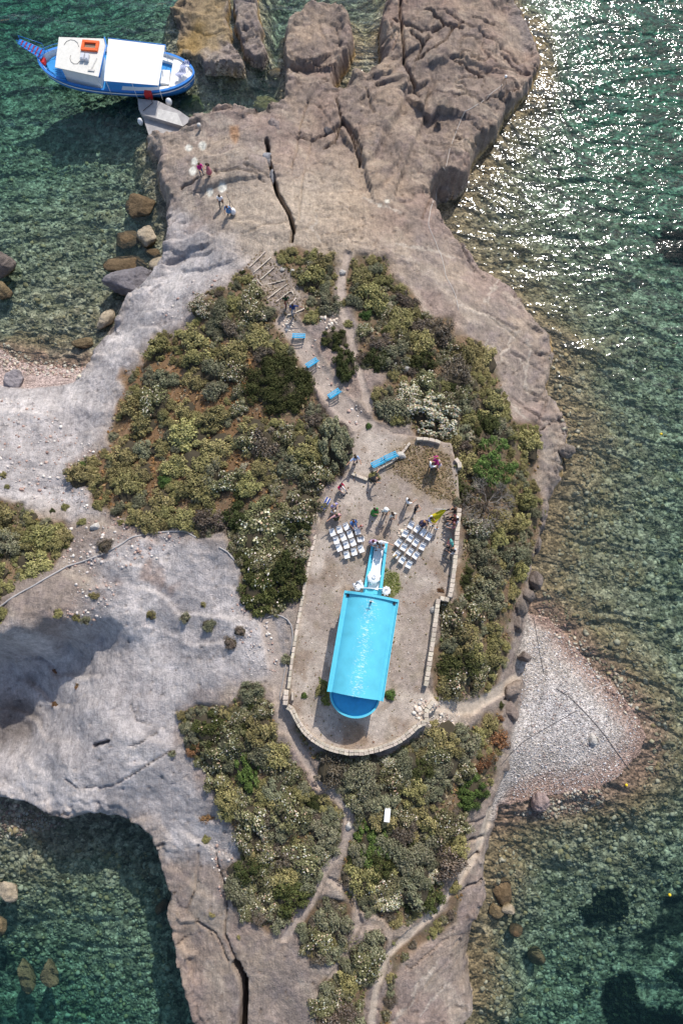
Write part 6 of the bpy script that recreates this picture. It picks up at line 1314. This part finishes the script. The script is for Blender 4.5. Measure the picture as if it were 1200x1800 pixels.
person(676, 902, -80, 'guest under a round white hat in the middle of the yard', (.6, .62, .55), (.3, .22, .16), hat=(.75, .74, .7), pose={'arml': 'bent', 'armr': 'bent'})
person(688, 910, -60, 'guest in a cream shawl and brown trousers right of the white hat', (.7, .68, .62), (.16, .10, .05), pose={'arml': 'bent', 'armr': 'bent'}, longhair=True)
person(587, 893, -60, 'guest in lavender at the left of the yard by the blue folding chair', (.35, .3, .55), (.4, .42, .6), pose={'arml': 'bent'}, hair=(.35, .25, .15))
person(586, 903, -80, 'child in white squeezed between the lavender and the pink guests', WH, (.55, .55, .6), sc=.75, hair=(.3, .2, .1))
person(592, 911, -70, 'guest in a salmon pink top and dark skirt at the left of the yard', PKc, (.05, .05, .03), dress=(.05, .055, .03), pose={'arml': 'bent', 'armr': 'side'})
person(620.5, 920, -70, 'guest in a blue shirt seated on the arm chair behind the left block', (.08, .2, .5), (.1, .2, .42), pose={'leg': 'sit', 'arml': 'lap', 'armr': 'lap'}, z=TZ+.03, hair=BRH)
person(633, 928, -70, 'red-haired child in pink standing by the second row of the left block', PKc, (.6, .6, .6), sc=.72, hair=(.18, .05, .02))
person(741, 922, -60, 'guest in a brown and navy dress next to the yellow cloth', (.05, .04, .09), (.05, .05, .12), dress=(.04, .04, .10), hair=(.35, .17, .07), pose={'arml': 'bent'})
person(752, 916, -30, 'guest in a pale blue striped shirt holding the yellow cloth', (.5, .52, .66), (.2, .18, .2), pose={'armr': 'fwd', 'arml': 'bent'})
person(757, 927, -90, 'small child in white under the lower edge of the yellow cloth', WH, (.5, .4, .33), sc=.62)
person(765, 932, 90, 'red-haired child in white right of the yellow cloth', WH, (.3, .3, .3), sc=.62, hair=(.3, .12, .05))
wz = TZ+.32
for (px, py, hd_, lb, tp_, bt_, hr) in ((797,899,190,'guest in black seated on the wall, topmost of the wall sitters',BK,BK,BRH),(796,914,180,'guest in dark red seated on the wall, second from the top',(.12,.02,.03),BK,BRH),(801,917,180,'guest in white seated on the wall behind the one in dark red',WH,(.1,.1,.12),BK),
        (795,926,175,'guest in dusky pink seated on the wall, lowest of the close group',(.35,.16,.18),(.35,.37,.42),BRH),(795,972,150,'guest with white sleeves and black hair leaning on the wall, alone below the others',(.5,.5,.52),BK,BK)):
    person(px, py, hd_, lb, tp_, bt_, hair=hr, pose={'leg': 'sit', 'arml': 'lap', 'armr': 'bent'}, z=wz)
person(789, 957, 200, 'guest in a teal top and pink skirt standing by the wall', (.08, .36, .32), (.45, .2, .2), dress=(.5, .22, .22), pose={'arml': 'bent'}, skirt_len=.35, hair=(.12, .3, .28), sc=1.0)
person(654, 955, -80, 'dark red-haired guest in pale purple at the left end of the altar group', (.5, .35, .5), (.5, .4, .5), hair=(.1, .02, .02), pose={'arml': 'bent', 'armr': 'bent'}, z=TZ, dress=(.5, .38, .5))
person(661, 958, -80, 'bride-like figure in white with dark hair, centre of the altar group', WH, WH, dress=WH, hair=BK, pose={'arml': 'bent', 'armr': 'bent'}, z=TZ)
person(669, 957, -95, 'person in white robes and white head cover at the altar group', WH, (.6, .55, .7), dress=(.7, .68, .75), hair=(.75, .75, .75), pose={'arml': 'side', 'armr': 'bent'}, z=TZ)
person(673, 962, -170, 'brown-haired figure in white kneeling on the folds of the aisle cloth', WH, WH, dress=WH, hair=BRH, pose={'leg': 'sit', 'arml': 'bent', 'armr': 'fwd'}, z=TZ+.45, sc=.95)
person(693, 979, -60, 'small child in yellow at the left end of the front row, right block', (.6, .45, .2), (.4, .3, .2), sc=.6, hair=(.3, .17, .07))
# yellow cloth banner on a pole
q = P(775, 906, TZ); t = thing('banner', 'long yellow cloth banner fluttering from a pale pole beside the guests', 'banner', Vector((q.x, q.y, TZ)))
b = NB(); add_tube(b, [(0, 0, 0), (.05, .1, 2.3)], .03, 6); add_tube(b, [(-.95, .12, 2.35), (.1, .1, 2.3)], .03, 6); done('pole', b, concl, t)
b = NB(); g_ = []; e = P(757, 915, TZ+1.1)-q; e.z = 0
for i in range(15):
    u_ = i/14; c_ = Vector((.05, .1, 2.2))*(1-u_)+Vector((e.x, e.y, 1.0))*u_; wv_ = .14+.42*u_; pn = Vector((-e.y, e.x, 0)).normalized()
    g_.append([b.verts.new(c_+pn*wv_*(j/5-.5)*1.7+Vector((0, 0, .13*math.sin(j*1.9+i*.5)))) for j in range(6)])
for i in range(14):
    for j in range(5): f = b.faces.new((g_[i][j], g_[i][j+1], g_[i+1][j+1], g_[i+1][j])); f.smooth = True
done('cloth', b, mat('yellow_cloth', (.62, .50, .02), rough=.8), t)
# blue folded deck chair on the wall, bags
q = P(572, 886, TZ+.3); t = thing('deck_chair', 'blue and white striped folding chair lying open at the left wall', 'chair', Vector((q.x, q.y, TZ)), math.radians(62))
for k, (y, w_) in enumerate(((-.14, .12), (0, .06), (.14, .12))):
    b = NB(); add_box(b, (.32, y, .32), (.62, w_, .02)); add_box(b, (-.36, y, .5), (.5, w_+.02, .02), tilt=('Y', math.radians(28))); done('canvas', b, fwh if k == 1 else fblue, t, kind='stuff')
for s_ in (-1, 1): b = NB(); add_tube(b, [(.65, s_*.22, .33), (-.05, s_*.22, .3), (-.6, s_*.22, .66)], .016, 5); add_tube(b, [(.5, s_*.22, 0), (-.3, s_*.22, .5)], .016, 5); done('frame', b, plastg, t)
q = G(585, 870)
b = NB(); add_lathe(b, [(.02, 0), (.16, .04), (.16, .22), (.04, .3)], 10); done('bag', b, cm((.7, .35, .2)), None, G(745, 1000), label='tiny reddish bag on the ground right of the chapel aisle', category='bag') if False else b.free()
q = G(607, 806); b = NB(); add_lathe(b, [(.03, 0), (.2, .03), (.24, .1), (.12, .18), (.1, .26), (.03, .28)], 12); done('hat', b, cloth, None, q, label='white hat lying at the foot of the tall grey bush', category='hat')
